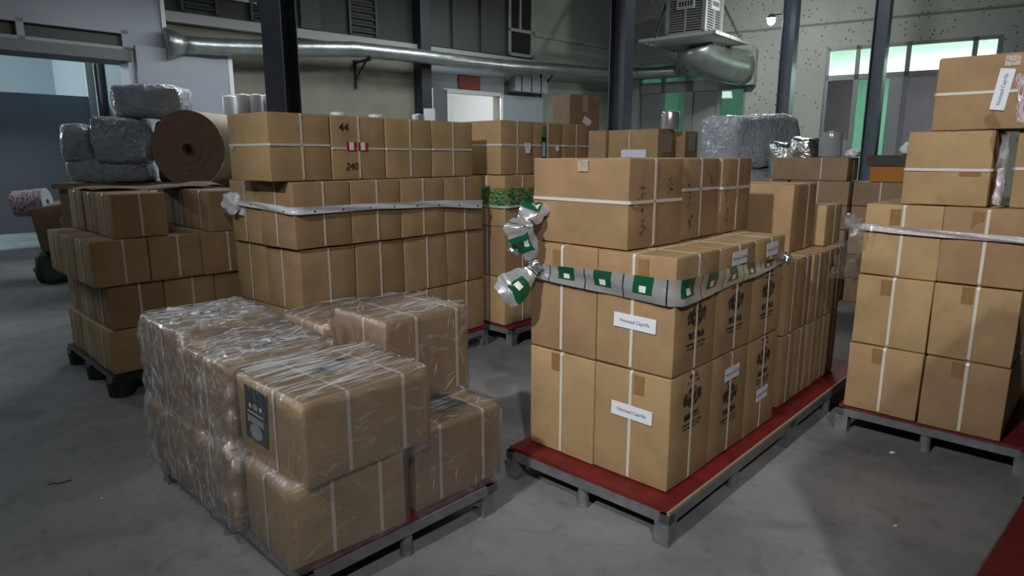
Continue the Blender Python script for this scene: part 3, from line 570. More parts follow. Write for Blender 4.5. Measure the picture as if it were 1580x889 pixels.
# ------------------------------------------------------------------ duct, bracket, cooler
def wl_px(u, v, off): a, z = WL.px(u, v, off); return WL.pt(a, z, off)
def wr_px(u, v, off): a, z = WR.px(u, v, off); return WR.pt(a, z, off)
pts = [wl_px(286, 69, 0.56), wl_px(330, 72, 0.56), wl_px(440, 75, 0.56), wl_px(545, 76, 0.56), wl_px(640, 86, 0.56), wl_px(715, 95, 0.56), wl_px(780, 102, 0.56), wl_px(850, 106, 0.56), wl_px(925, 113, 0.56)]
pts += [wr_px(975, 113, 0.6), wr_px(1046, 110, 0.6)]
t = thing('air_duct', 'long galvanised round air duct along the left wall', 'duct', pts[0])
fine = []
for i in range(len(pts) - 1):
    n_ = max(2, int((pts[i + 1] - pts[i]).length / 0.12))
    for k in range(n_): fine.append(pts[i].lerp(pts[i + 1], k / n_))
fine.append(pts[-1])
m = MB(); m.tube([p - pts[0] for p in fine], [0.135 + (0.006 if i % 3 == 0 else 0) for i in range(len(fine))], 18); m.build('pipe', M_GALV, t, True)
m = MB(); m.tube([Vector((0, 0, 0)), (pts[0] - pts[1]).normalized() * 0.28], [0.135, 0.24], 18); m.build('end_cone', M_GALV, t, True)
m = MB(); g = wr_px(986, 106, 0.6); g2 = wr_px(1046, 97, 0.6); m.tube([g - pts[0], g2 - pts[0]], 0.07, 10); m.build('green_pipe', plain('mint_pipe', (0.28, 0.42, 0.35), 0.4), t, True)
a, z = WL.px(550, 96, 0.1); t = thing('duct_bracket', 'black triangular bracket under the duct', 'bracket', WL.pt(a, z, 0.0))
for q, nm in ((((0, -0.5), (0, 0.05), True), 'upright'), (((0, 0.0), (0.62, 0.0), False), 'arm'), (((0, -0.32), (0.45, 0.0), False), 'brace')):
    m = MB(); (o1, zz1), (o2, zz2), _ = q; m.tube([WL.n * (0.04 + o1) + Vector((0, 0, zz1)), WL.n * (0.04 + o2) + Vector((0, 0, zz2))], 0.03, 4); m.build(nm, M_BLACK, t)
a, z = WL.px(838, 118, 0.1); t = thing('duct_strut', 'dark diagonal strut under the duct by the white door leaf', 'bracket', WL.pt(a, z, 0)); m = MB(); m.tube([Vector((0, 0, -0.45)), WL.n * 0.5 + Vector((0, 0, 0.1))], 0.03, 4); m.build('brace', M_BLACK, t)
m = MB(); m.tube([WL.n * 0.02 + Vector((0, 0, -0.5)), WL.n * 0.02 + Vector((0, 0, 0.15))], 0.025, 4); m.build('upright', M_BLACK, t)
# cooler: a corner box of louvres on a hung platform, elbow duct to the wall
CD = 15.3
cc = at_depth(1087, 52, CD); ct = thing('evaporative_cooler', 'grey louvred air cooler on a hung platform above green panels', 'cooler', cc, math.radians(50))
M_COOL = plain('cooler_plastic', (0.36, 0.37, 0.36), 0.5); SZ = 0.97; HC = 1.25
m = MB(); m.box(0.05, 0.05, 0.05, SZ - 0.05, SZ - 0.05, HC); m.build('core', plain('cooler_dark', (0.05, 0.055, 0.055), 0.7), ct)
for q in ((0, 0), (SZ - 0.09, 0), (0, SZ - 0.09), (SZ - 0.09, SZ - 0.09)): m = MB(); m.box(q[0], q[1], 0, q[0] + 0.09, q[1] + 0.09, HC); m.build('corner_post', M_COOL, ct)
for z in (0, HC - 0.1): m = MB(); m.box(0, 0, z, SZ, SZ, z + 0.1); m.build('rim', M_COOL, ct)
s1 = MB(); s1.obox((0.09, 0.045, 0), (SZ - 0.18, 0, 0), (0, -0.035, -0.03), (0, 0, 0.012)); s1m = s1.mesh('slat', M_COOL)
s2 = MB(); s2.obox((0.045, 0.09, 0), (0, SZ - 0.18, 0), (-0.035, 0, -0.03), (0, 0, 0.012)); s2m = s2.mesh('slat', M_COOL)
for k in range(20):
    for me in (s1m, s2m): o = link('slat', me, ct); o.location = (0, 0, 0.16 + k * 0.055)
m = MB(); m.box(SZ * 0.48, -0.005, 0.1, SZ * 0.52, 0.04, HC - 0.1); m.box(-0.005, SZ * 0.48, 0.1, 0.04, SZ * 0.52, HC - 0.1); m.build('centre_rib', M_COOL, ct)
m = MB(); m.box(SZ * 0.28, -0.02, 0.58, SZ * 0.72, 0.03, 0.80); o = m.build('name_plate', plain('plate_grey', (0.5, 0.51, 0.5), 0.5), ct)
m = MB(); m.box(-0.02, SZ * 0.28, 0.58, 0.03, SZ * 0.72, 0.80); o2 = m.build('name_plate', MATS['plate_grey'], ct)
for q in (o, o2):
    for k in range(5):
        d_ = MB()
        if q is o: d_.box(SZ * (0.33 + k * 0.07), -0.026, 0.64, SZ * (0.37 + k * 0.07), -0.02, 0.74)
        else: d_.box(-0.026, SZ * (0.33 + k * 0.07), 0.64, -0.02, SZ * (0.37 + k * 0.07), 0.74)
        d_.build('plate_character', M_DARKGREY, q)
pt_ = thing('cooler_platform', 'grey steel grating platform under the air cooler', 'platform', cc + Vector((0, 0, -0.10)), math.radians(50))
PW = 0.45
for q in ((-PW, -PW, SZ + PW, -PW + 0.06), (-PW, SZ + PW - 0.06, SZ + PW, SZ + PW), (-PW, -PW, -PW + 0.06, SZ + PW), (SZ + PW - 0.06, -PW, SZ + PW, SZ + PW)): m = MB(); m.box(q[0], q[1], 0, q[2], q[3], 0.07); m.build('edge_beam', plain('platform_steel', (0.40, 0.41, 0.38), 0.5, 0.3), pt_)
bm_ = MB(); bm_.box(0, -PW, 0, 0.05, SZ + PW, 0.05); bme = bm_.mesh('slat', MATS['platform_steel'])
for k in range(10): o = link('slat', bme, pt_); o.location = (-PW + 0.2 + k * 0.19, 0, 0.01)
for a_, b_ in (((-PW, SZ, 0.05), (0.2, SZ + 0.1, 0.9)), ((SZ, -PW, 0.05), (SZ + 0.1, 0.4, 1.5))): m = MB(); m.tube([a_, b_], 0.025, 6); m.build('stay', M_DARKGREY, pt_)
e0 = cc + Vector((0.0, 0.75, -0.17)); e3 = wr_px(1143, 104, 0.35)
el = thing('elbow_duct', 'large bent sheet metal duct below the air cooler', 'duct', e0); ep = []
for k in range(13):
    s_ = k / 12; a_ = s_ * math.pi / 2; hv = Vector((e3.x - e0.x, e3.y - e0.y, 0)); ep.append(hv * (1 - math.cos(a_)) + Vector((0, 0, (e3.z - e0.z) * math.sin(a_))))
m = MB(); m.tube(ep, 0.42, 24); m.build('elbow', M_GALV, el, True)
m = MB(); m.obox(e3 - e0 - WR.d * 0.12 - Vector((0, 0, 0.42)), WR.d * 0.45, -WR.n * 0.33, Vector((0, 0, 0.85))); m.build('wall_box', M_GALV, el)
# ------------------------------------------------------------------ pallets
def axes(ang): a = math.radians(ang); return Vector((math.cos(a), math.sin(a), 0)), Vector((-math.sin(a), math.cos(a), 0))
HP = 0.157
def metal_pallet(origin, ang, u0, w0, du, dw, label, edge=False):
    U, W = axes(ang); o = Vector((origin[0], origin[1], 0)); base = o + U * u0 + W * w0
    t = thing('steel_pallet', label, 'pallet', base, math.radians(ang), 'grey steel pallets with red decks')
    m = MB(); m.box(0.012, 0.012, HP - 0.018, du - 0.012, dw - 0.012, HP - 0.001); m.build('deck', M_RED, t)
    if edge: m = MB(); m.box(0, 0, HP - 0.018, du, 0.012, HP - 0.003); m.build('deck_edge', M_DECKEDGE, t)
    for q in ((0, 0, du, 0.045), (0, dw - 0.045, du, dw), (0, 0, 0.045, dw), (du - 0.045, 0, du, dw)): m = MB(); m.box(q[0], q[1], HP - 0.06, q[2], q[3], HP - 0.019); m.build('frame_rail', M_FRAME, t)
    m = MB(); m.box(du / 2 - 0.02, 0.045, HP - 0.06, du / 2 + 0.02, dw - 0.045, HP - 0.019); m.build('cross_rail', M_FRAME, t)
    for i, x in enumerate((0.035, du / 2, du - 0.035)):
        for j, y in enumerate((0.035, dw / 2, dw - 0.035)):
            m = MB()
            if i != 1 and j != 1:
                sx_, sy_ = (1 if i == 0 else -1), (1 if j == 0 else -1)
                m.box(x - 0.033, y - 0.033, 0.004, x + 0.033, y + 0.033, HP - 0.06); m.box(x - 0.038, y - 0.038, 0, x + 0.038, y + 0.038, 0.006)
                n = len(m.v); m.v += [(x + sx_ * 0.03, y - 0.01, HP - 0.06), (x + sx_ * 0.12, y - 0.01, HP - 0.06), (x + sx_ * 0.03, y - 0.01, 0.04), (x + sx_ * 0.03, y + 0.01, HP - 0.06), (x + sx_ * 0.12, y + 0.01, HP - 0.06), (x + sx_ * 0.03, y + 0.01, 0.04)]
                for f in ((0, 1, 2), (3, 5, 4), (0, 3, 4, 1), (1, 4, 5, 2), (0, 2, 5, 3)): m.f.append(tuple(n + k for k in f)); m.uv += [(0, 0)] * len(f)
            else: m.tube([(x, y, 0.0), (x, y, 0.02), (x, y, HP - 0.06)], [0.03, 0.026, 0.026], 12)
            m.build('leg', M_FRAME, t)
    return t
def dark_pallet(origin, ang, u0, w0, du, dw, h, label):
    U, W = axes(ang); base = Vector((origin[0], origin[1], 0)) + U * u0 + W * w0
    t = thing('plastic_pallet', label, 'pallet', base, math.radians(ang))
    n = 7
    for k in range(n): m = MB(); w_ = du / n; m.box(k * w_ + 0.01, 0, h - 0.03, (k + 1) * w_ - 0.01, dw, h - 0.002); m.build('deck_slat', M_DARKPAL, t)
    for j in range(3): m = MB(); y = j * (dw - 0.12) / 2; m.box(0, y, h - 0.05, du, y + 0.12, h - 0.03); m.build('stringer', M_DARKPAL, t)
    for i in range(3):
        for j in range(3): m = MB(); x = i * (du - 0.14) / 2 + 0.07; y = j * (dw - 0.14) / 2 + 0.07; m.tube([(x, y, 0), (x, y, h - 0.05)], [0.075, 0.085], 14); m.build('foot', M_DARKPAL, t)
    return t
# ------------------------------------------------------------------ cartons
BODY = {}; STR = {}
def strap_mesh(dx, dy, dz, kind, t):
    key = (round(dx, 3), round(dy, 3), round(dz, 3), kind, round(t, 2))
    if key in STR: return STR[key]
    wd_ = 0.014; o = 0.0055; m = MB()
    if kind == 'z':
        c = dz * t; A, B = dx / 2 + o, dy / 2 + o; r = 0.012
        loop = [(-A + r, -B), (A - r, -B), (A, -B + r), (A, B - r), (A - r, B), (-A + r, B), (-A, B - r), (-A, -B + r)]; fn = lambda p, s_, k: (p[0] * k, p[1] * k, c + s_)
    else:
        H_ = dz; A = (dx if kind == 'w' else dy) / 2 + o; c = ((t - 0.5) * (dy if kind == 'w' else dx)); r = 0.014; zt = H_ + 0.0022; zb = -0.0022
        loop = [(-A + r, zb), (A - r, zb), (A, zb + r), (A, zt - r), (A - r * 0.4, zt - r * 0.15), (A - r * 1.6, zt), (-A + r * 1.6, zt), (-A + r * 0.4, zt - r * 0.15), (-A, zt - r), (-A, zb + r)]
        fn = (lambda p, s_, k: (p[0], c + s_, p[1])) if kind == 'w' else (lambda p, s_, k: (c + s_, p[0], p[1]))
    n = len(loop); sgn = 1
    for i in range(n):
        p, q = loop[i], loop[(i + 1) % n]
        m.poly([fn(p, -wd_ / 2, 1), fn(q, -wd_ / 2, 1), fn(q, wd_ / 2, 1), fn(p, wd_ / 2, 1)])
    me = m.mesh('strap', M_STRAP); md = bmesh.new(); md.from_mesh(me); bmesh.ops.remove_doubles(md, verts=md.verts, dist=1e-5); bmesh.ops.recalc_face_normals(md, faces=md.faces)
    bmesh.ops.solidify(md, geom=list(md.faces), thickness=0.0012); md.to_mesh(me); md.free(); STR[key] = me; return me
def face_frame(dx, dy, dz, face):
    if face == 'L': return Vector((-dx / 2, 0, dz / 2)), Vector((0, -1, 0)), Vector((0, 0, 1)), Vector((-1, 0, 0))
    if face == 'R': return Vector((0, -dy / 2, dz / 2)), Vector((1, 0, 0)), Vector((0, 0, 1)), Vector((0, -1, 0))
    return Vector((0, 0, dz)), Vector((1, 0, 0)), Vector((0, 1, 0)), Vector((0, 0, 1))
def decal(root, dims, face, cx, cz, w, h, mat, name, off=0.0045, rot=0.0, parent=None, th=0.0012):
    o, r, u, n = face_frame(*dims, face); R = Matrix.Rotation(rot, 3, n); r2, u2 = R @ r, R @ u; c = o + r * cx + u * cz + n * off
    m = MB(); m.obox(c - r2 * w / 2 - u2 * h / 2, r2 * w, u2 * h, n * th); return m.build(name, mat, parent or root)
def place_mesh(root, dims, face, cx, cz, me, name, off, rot=0.0, parent=None):
    o, r, u, n = face_frame(*dims, face); R = Matrix.Rotation(rot, 3, n); r2, u2 = R @ r, R @ u; c = o + r * cx + u * cz + n * off
    ob = link(name, me, parent or root); M = Matrix((r2, u2, n)).transposed().to_4x4(); M.translation = c; ob.matrix_local = M; return ob
cnt = 0
def carton(org, ang, u0, w0, z0, du, dw, dz, label, straps=(('u', .5), ('w', .5)), group=None, mat=None, tape=True, flaps=False, jit=1.0, yaw=0.0, tilt=None, gap=0.006, name='carton'):
    global cnt; cnt += 1; rnd = random.Random(cnt * 13 + 5)
    U, W = axes(ang); dx, dy, dz_ = du - gap, dw - gap, dz - 0.006
    c = Vector((org[0], org[1], 0)) + U * (u0 + du / 2 + rnd.uniform(-.004, .004) * jit) + W * (w0 + dw / 2 + rnd.uniform(-.004, .004) * jit) + Vector((0, 0, z0 + 0.003))
    t = thing(name, label, 'carton', c, math.radians(ang + yaw + rnd.uniform(-.5, .5) * jit), group)
    if tilt: t.rotation_euler = (tilt[0], tilt[1], t.rotation_euler.z)
    mat = mat or CB; key = (round(dx, 3), round(dy, 3), round(dz_, 3), mat.name, cnt % 3)
    if key not in BODY: BODY[key] = rbox('body', dx, dy, dz_, 0.006, mat, 0.003, cnt, 0.004)
    link('body', BODY[key], t)
    for k, f in straps: link('strap', strap_mesh(dx, dy, dz_, k, f + rnd.uniform(-.015, .015)), t)
    dims = (dx, dy, dz_)
    if tape:
        for f in ('L',): decal(t, dims, f, 0.03 if tape is True else tape, dz_ / 2 - 0.045 - rnd.uniform(0, .02), 0.05, 0.085, M_TAPE, 'tape', 0.0036, th=0.0005)
    if flaps:
        for sgn in (-1, 1):
            m = MB(); y0, y1 = (0.002, dy / 2 - 0.004) if sgn > 0 else (-dy / 2 + 0.004, -0.002); m.box(-dx / 2 + 0.003, y0, dz_ - 0.002, dx / 2 - 0.003, y1, dz_ + 0.0016); m.build('flap', mat, t)
    return t, dims
ORD = ['first', 'second', 'third', 'fourth', 'fifth', 'sixth']
LAY = ['bottom layer', 'second layer', 'third layer', 'fourth layer', 'top layer']
def pos_words(i, j):
    if i == 0 and j == 0: return 'at the front corner'
    if j == 0: return '%s along the right side' % ORD[i]
    if i == 0: return '%s along the left side' % ORD[j]
    return 'inner column %s, row %s' % (ORD[i], ORD[j])
def auto_label(stack, k, i, j): return 'brown carton, %s, %s, %s' % (LAY[k], pos_words(i, j), stack)
TXT = {}
def txt(s, size, mat=None, shear=0.0):
    k = (s, size, (mat or M_INK).name, shear)
    if k not in TXT: TXT[k] = text_mesh(s, size, mat or M_INK, shear)
    return TXT[k]
def paper_label(t, dims, face, cx, cz, w, h, rot=0.0, vertical=False):
    p_ = decal(t, dims, face, cx, cz, w, h, M_PAPER, 'paper_label', 0.0075, rot)
    place_mesh(t, dims, face, cx, cz, txt('Nomead Caprilla', 0.021 if w > 0.12 else 0.013), 'lettering', 0.0093, rot, p_)
def stamp(t, dims, face, cx, cz, s=1.0):
    o, r, u, n = face_frame(*dims, face); m = MB(); c = o + r * cx + u * cz + n * 0.0045
    def disc(x, y, ra, rb): m.poly([c + r * (x + ra * math.cos(k * math.pi / 8)) * s + u * (y + rb * math.sin(k * math.pi / 8)) * s for k in range(16)])
    disc(0, 0.03, 0.038, 0.032); disc(-0.042, 0.028, 0.012, 0.02); disc(0.042, 0.03, 0.012, 0.02)
    for x, y, w, h in ((0, -0.026, 0.09, 0.02), (0, -0.05, 0.12, 0.007), (0.0, -0.062, 0.10, 0.005), (0, 0.075, 0.07, 0.006), (0, 0.092, 0.05, 0.012)):
        m.poly([c + (r * (x + a * w / 2) + u * (y + b * h / 2)) * s + n * 0.0002 for a, b in ((-1, -1), (1, -1), (1, 1), (-1, 1))])
    m.build('stamped_emblem', M_STAMP, t)
def scribble(t, dims, face, cx, cz, L_, n, seed, vertical=True, mat=None):
    """handwritten marker strokes running down the face"""
    o, r, u, nn = face_frame(*dims, face); rnd = random.Random(seed); m = MB(); c = o + r * cx + u * cz + nn * 0.005
    for k in range(n):
        s_ = (k + 0.5) / n - 0.5
        for q in range(rnd.choice((2, 2, 3))):
            x0, y0 = rnd.uniform(-.012, .012), s_ * L_ + rnd.uniform(-.008, .008); x1, y1 = x0 + rnd.uniform(-.022, .022), y0 + rnd.uniform(-.014, .014)
            a, b = (c + r * x0 + u * y0, c + r * x1 + u * y1) if vertical else (c + r * y0 + u * x0, c + r * y1 + u * x1)
            d = (b - a); 
            if d.length < 0.006: continue
            p_ = d.normalized().cross(nn) * 0.0016; m.poly([a - p_, b - p_, b + p_, a + p_])
    m.build('handwriting', mat or M_MARK, t)
def band(name, label, cat, org, ang, path, mat, off=0.014, rows=6, wave=0.006, parent=None):
    """path: list of (u, w, z_low, z_high); a strip with soft folds running along it"""
    U, W = axes(ang); o = Vector((org[0], org[1], 0)); fine = []
    for i in range(len(path) - 1):
        a, b = path[i], path[i + 1]; L_ = math.hypot(b[0] - a[0], b[1] - a[1]); n = max(1, int(L_ / 0.03))
        for k in range(n): fine.append([a[c] + (b[c] - a[c]) * k / n for c in range(4)])
    fine.append(list(path[-1])); R_ = []; UV_ = []; s_ = 0.0; prev = None
    cu = sum(p[0] for p in path) / len(path); cw = sum(p[1] for p in path) / len(path)
    for i, p in enumerate(fine):
        if prev: s_ += math.hypot(p[0] - prev[0], p[1] - prev[1])
        prev = p; a = fine[max(0, i - 1)]; b = fine[min(len(fine) - 1, i + 1)]; t = Vector((b[0] - a[0], b[1] - a[1])); t = t.normalized() if t.length else Vector((1, 0)); nn = Vector((-t.y, t.x))
        if nn.dot(Vector((p[0] - cu - 0.3, p[1] - cw - 0.3))) < 0: nn = -nn
        row = []; uvr = []
        for j in range(rows):
            f = j / (rows - 1); wv = wave * math.sin(f * 5.0 + s_ * 9) + wave * 0.7 * mnoise.noise(Vector((s_ * 20, f * 6, 1.3)))
            q = o + U * (p[0] + nn.x * (off + wv)) + W * (p[1] + nn.y * (off + wv)) + Vector((0, 0, p[2] + (p[3] - p[2]) * f)); row.append(q); uvr.append((s_, f))
        R_.append(row); UV_.append(uvr)
    m = MB(); m.grid(R_, UV_)
    return m.build(name, mat, parent, True, True)
def ribbon(pts, widths, mat, name, parent, crumple=0.012, rows=7, seed=0, tilt=0.0, uvs=1.0, u0=0.12):
    """crumpled ribbon through 3D points; width direction mostly square to the view"""
    pts = [Vector(p) for p in pts]; fine = []; wf = []
    for i in range(len(pts) - 1):
        n = 6
        for k in range(n): fine.append(pts[i].lerp(pts[i + 1], k / n)); wf.append(widths[i] + (widths[i + 1] - widths[i]) * k / n)
    fine.append(pts[-1]); wf.append(widths[-1]); R_ = []; UV_ = []; s_ = 0
    for i, p in enumerate(fine):
        t = (fine[min(i + 1, len(fine) - 1)] - fine[max(i - 1, 0)]).normalized(); d = t.cross(Vector((0.25, 0.95, -0.1))).normalized()
        if i: s_ += (p - fine[i - 1]).length
        row = []; uvr = []
        for j in range(rows):
            f = j / (rows - 1) - 0.5; q = p + d * wf[i] * f
            q += Vector((0.3, -0.9, 0)) * (wf[i] * 0.22 * math.cos(f * 3.1) + crumple * mnoise.noise(Vector((s_ * 30 + seed, f * 9, seed)))) + mnoise.noise_vector(q * 22 + Vector((seed, 0, 0))) * crumple
            row.append(q); uvr.append((u0 + s_ * uvs, f + 0.5))
        R_.append(row); UV_.append(uvr)
    m = MB(); m.grid(R_, UV_); return m.build(name, mat, parent, True, True)
def knot(p, r, mat, parent, seed, name='knot'):
    bm = bmesh.new(); bmesh.ops.create_icosphere(bm, subdivisions=3, radius=r)
    for v in bm.verts: v.co += v.co.normalized() * r * 0.75 * mnoise.noise(v.co * (2.2 / r) + Vector((seed, 0, 0))); v.co += Vector(p)
    me = bpy.data.meshes.new(name); bm.to_mesh(me); bm.free(); me.polygons.foreach_set('use_smooth', [True] * len(me.polygons)); me.materials.append(mat); me.uv_layers.new(name='UVMap'); return link(name, me, parent)
# ============ stack 2: the tall stack tied with green and silver film
O2 = (0.652, 2.524); A2 = 47
metal_pallet(O2, A2, -0.12, -0.082, 1.335, 0.90, 'red-decked steel pallet under the green-and-silver banded stack', True)
metal_pallet(O2, A2, 1.222, -0.082, 1.30, 0.90, 'red-decked steel pallet behind the green-and-silver banded stack', True)
ST2 = 'green-film stack'
G2 = 'cartons of the green-film stack'
for k in range(2):
    for i in range(3):
        for j in range(2):
            t, dm = carton(O2, A2, i * 0.372, j * 0.386, HP + k * 0.503, 0.372, 0.386, 0.503, auto_label(ST2, k, i, j), group=G2, tape=-0.03 if j else 0.04, flaps=k == 1, jit=0.7)
            if j == 0 and i == 0: paper_label(t, dm, 'L', 0.01, -0.04 if k else 0.065, 0.205, 0.062, -0.02)
            if j == 0: stamp(t, dm, 'R', 0.0, -0.055 if k else (0.09, 0.0, 0.10)[i], 1.5)
            if j == 0 and i == 1: paper_label(t, dm, 'R', 0.0, 0.193 if k else 0.15, 0.15, 0.062, 0.02)
            if j == 0 and i == 2: paper_label(t, dm, 'R', 0.0, 0.195 if k else -0.055, 0.14, 0.065, 0.03)
ZT = HP + 2 * 0.503
for i, (u0, du, sd) in enumerate(((0.03, 0.405, 3), (0.455, 0.385, 8), (0.86, 0.36, 14))):
    t, dm = carton(O2, A2, u0, 0.235 if i == 0 else 0.25, ZT, du, 0.56, 0.385, ['big carton, top layer nearest the viewer, wrapped by straps both ways, green-film stack', 'middle of three handwritten cartons on top of the green-film stack', 'rearmost of three handwritten cartons on top of the green-film stack'][i], straps=(('z', .53 if i == 0 else .62), ('u', .5 if i else .46)), group=G2, flaps=True, tape=False, yaw=-3 if i == 0 else 0)
    scribble(t, dm, 'R', -0.12, 0.02, 0.10, 6, sd); scribble(t, dm, 'R', -0.10, -0.10, 0.08, 5, sd + 1)
    if i < 2: scribble(t, dm, 'R', 0.10, 0.08, 0.07, 5, sd + 2)
    if i == 0: decal(t, dm, 'L', 0.03, dm[2] / 2 - 0.03, 0.06, 0.05, M_CLEARTAPE, 'tape', 0.0045)
# second pallet behind it
G2b = 'cartons on the pallet behind the green-film stack'
for k in range(2):
    for i in range(5):
        for j in range(2):
            t, dm = carton(O2, A2, 1.27 + i * 0.19, 0.03 + j * 0.41, HP + k * 0.42, 0.19, 0.41, 0.42, 'narrow carton, %s, %s, pallet behind the green-film stack' % (LAY[k], pos_words(i, j)), straps=(('u', .5),), group=G2b, tape=False, flaps=k == 1)
carton(O2, A2, 1.60, 0.16, HP + 0.84, 0.40, 0.42, 0.40, 'tall carton standing behind the three handwritten cartons, green-film stack', straps=(('u', .62),), group=G2b, tape=False, flaps=True)
t, dm = carton(O2, A2, 2.04, 0.10, HP + 0.84, 0.30, 0.40, 0.26, 'small carton with shiny tape beside the tall carton behind the green-film stack', straps=(('u', .5),), group=G2b, tape=False, flaps=True)
decal(t, dm, 'L', 0.1, 0.09, 0.07, 0.06, M_CLEARTAPE, 'tape')
# ============ stack 3: tied with a white dotted band
A3 = 49.0; R3 = Vector((-0.229, 5.318, 0)); U3, W3 = axes(A3); O3 = tuple((R3 - U3 * 1.68)[:2]); ST3 = 'white-banded stack'; G3 = 'cartons of the white-banded stack'
metal_pallet(O3, A3, -0.02, -0.03, 0.88, 0.86, 'steel pallet under the left half of the white-banded stack')
metal_pallet(O3, A3, 0.87, -0.03, 0.82, 0.86, 'steel pallet under the right half of the white-banded stack')
zz = [HP, 0.57, 0.98, 1.403]
for k in range(3):
    for i in range(4):
        for j in range(2):
            carton(O3, A3, i * 0.42 - (0.03 if k == 2 else 0), j * 0.415 - (0.02 if k == 2 else 0), zz[k], 0.42, 0.415, zz[k + 1] - zz[k], auto_label(ST3, k, i, j), group=G3, tape=False, flaps=k == 2)
for i in range(4):
    lab = ['leftmost strapped carton in the top row of the white-banded stack', 'carton with red and white tape and handwriting, top row, white-banded stack', 'third strapped carton from left in the top row, white-banded stack', 'rightmost strapped carton in the top row of the white-banded stack'][i]
    t, dm = carton(O3, A3, -0.14 + i * 0.43, 0.02, 1.403, 0.43, 0.50, 0.415, lab, straps=(('z', .54 - .04 * (i > 0)), ('u', .5)), group=G3, tape=False, flaps=True)
    if i == 1:
        for cx in (-0.045, 0.045):
            r_ = decal(t, dm, 'R', cx - 0.02, 0.01, 0.075, 0.055, plain('red_tape', (0.42, 0.015, 0.03), 0.4), 'red_tape', 0.007)
            decal(t, dm, 'R', cx - 0.02, 0.012, 0.035, 0.05, M_PAPER, 'white_print', 0.0085, parent=r_)
        place_mesh(t, dm, 'R', -0.12, 0.13, txt('44', 0.075, M_MARK, 0.1), 'handwriting', 0.005); place_mesh(t, dm, 'R', -0.07, -0.12, txt('240', 0.065, M_MARK, 0.2), 'handwriting', 0.005)
    if i == 0: decal(t, dm, 'L', -0.02 - 0.18, 0.0, 0.05, 0.03, M_CLEARTAPE, 'tape', 0.0045)
# ============ stack 5: floral film, between stacks 3 and 2
A5 = 46.5; O5 = (-0.06, 5.318); ST5 = 'floral-film stack'; G5 = 'cartons of the floral-film stack'
metal_pallet(O5, A5, -0.01, -0.09, 1.33, 0.9, 'steel pallet under the floral-film stack')
z5 = [HP, 0.57, 0.99, 1.407]
for k in range(3):
    for i in range(3):
        for j in range(2): carton(O5, A5, i * 0.43, j * 0.40, z5[k], 0.43, 0.40, z5[k + 1] - z5[k], auto_label(ST5, k, i, j), group=G5, tape=False, flaps=k == 2)
for i in range(3):
    t, dm = carton(O5, A5, 0.03 + i * 0.40, 0.08, 1.407, 0.40, 0.50, 0.44, ['carton with a white paper tag, top row, floral-film stack', 'carton with a green bottle print, top row, floral-film stack', 'hindmost carton in the top row, floral-film stack'][i], straps=(('z', .55), ('u', .5)), group=G5, tape=False, flaps=True)
    if i == 0:
        for sx_, rt in ((-0.015, 0.12), (0.02, -0.15)): decal(t, dm, 'R', 0.12 + sx_, 0.0, 0.03, 0.085, M_PAPER, 'paper_tag', 0.010 + abs(sx_) * .02, rt)
    if i == 1:
        b_ = decal(t, dm, 'R', -0.06, 0.0, 0.06, 0.20, plain('bottle_green', (0.01, 0.05, 0.03), 0.3), 'bottle_print', 0.008)
        decal(t, dm, 'R', -0.06, 0.14, 0.03, 0.09, plain('bottle_neck_green', (0.04, 0.20, 0.05), 0.3), 'bottle_neck_print', 0.008); decal(t, dm, 'R', -0.06, -0.01, 0.04, 0.12, plain('bottle_label', (0.35, 0.45, 0.5), 0.4), 'white_print', 0.0095, parent=b_)
        decal(t, dm, 'R', 0.12, 0.0, 0.04, 0.045, M_PAPER, 'paper_tag', 0.010, 0.3)
# ============ stack 4: dark plastic pallet, left
A4 = 46; O4 = (-2.60, 4.07); ST4 = 'black-pallet stack'; G4 = 'cartons of the black-pallet stack'
dark_pallet(O4, A4, -0.03, -0.03, 1.36, 1.14, 0.15, 'black plastic pallet under the leftmost stack')
for k in range(3):
    for i in range(4):
        for j in range(3):
            carton(O4, A4, i * 0.335 - (0.06 if k == 2 else 0) + (0.02 if k == 1 else 0), j * 0.356 - (0.03 if k == 2 and j == 0 else 0), 0.15 + k * 0.295, 0.335, 0.356 if not (k == 2 and j == 0) else 0.38, 0.295, auto_label(ST4, k, i, j), straps=(('u', .55), ('w', .5)), group=G4, tape=False, flaps=k == 2)
for i, u0 in enumerate((0.10, 0.70)):
    for j in range(3):
        carton(O4, A4, u0, 0.0 + j * 0.35, 0.15 + 3 * 0.295, 0.33, 0.35, 0.285, 'brown carton, top layer, %s row, %s from front, black-pallet stack' % (('left', 'right')[i], ORD[j]), straps=(('u', .52), ('w', .5)), group=G4, tape=False, flaps=True)
U4, W4 = axes(A4)
m = MB(); rows = []
for a in range(13):
    rows.append([(U4 * (0.12 + a * 0.075) + W4 * (0.5 + b * 0.09) + Vector((0, 0, 0.006 + 0.010 * math.sin(a * 0.9 + b) + (0.02 if a > 10 else 0)))) for b in range(7)])
m.grid(rows); me = m.mesh('cardboard_sheet', CB2, True); bm = bmesh.new(); bm.from_mesh(me); bmesh.ops.solidify(bm, geom=list(bm.faces), thickness=-0.004); bm.to_mesh(me); bm.free()
o = link('cardboard_sheet', me); o.location = (O4[0], O4[1], 0.15 + 3 * 0.295 + 0.29); tag(o, 'loose flat cardboard sheet lying across the black-pallet stack', 'cardboard')
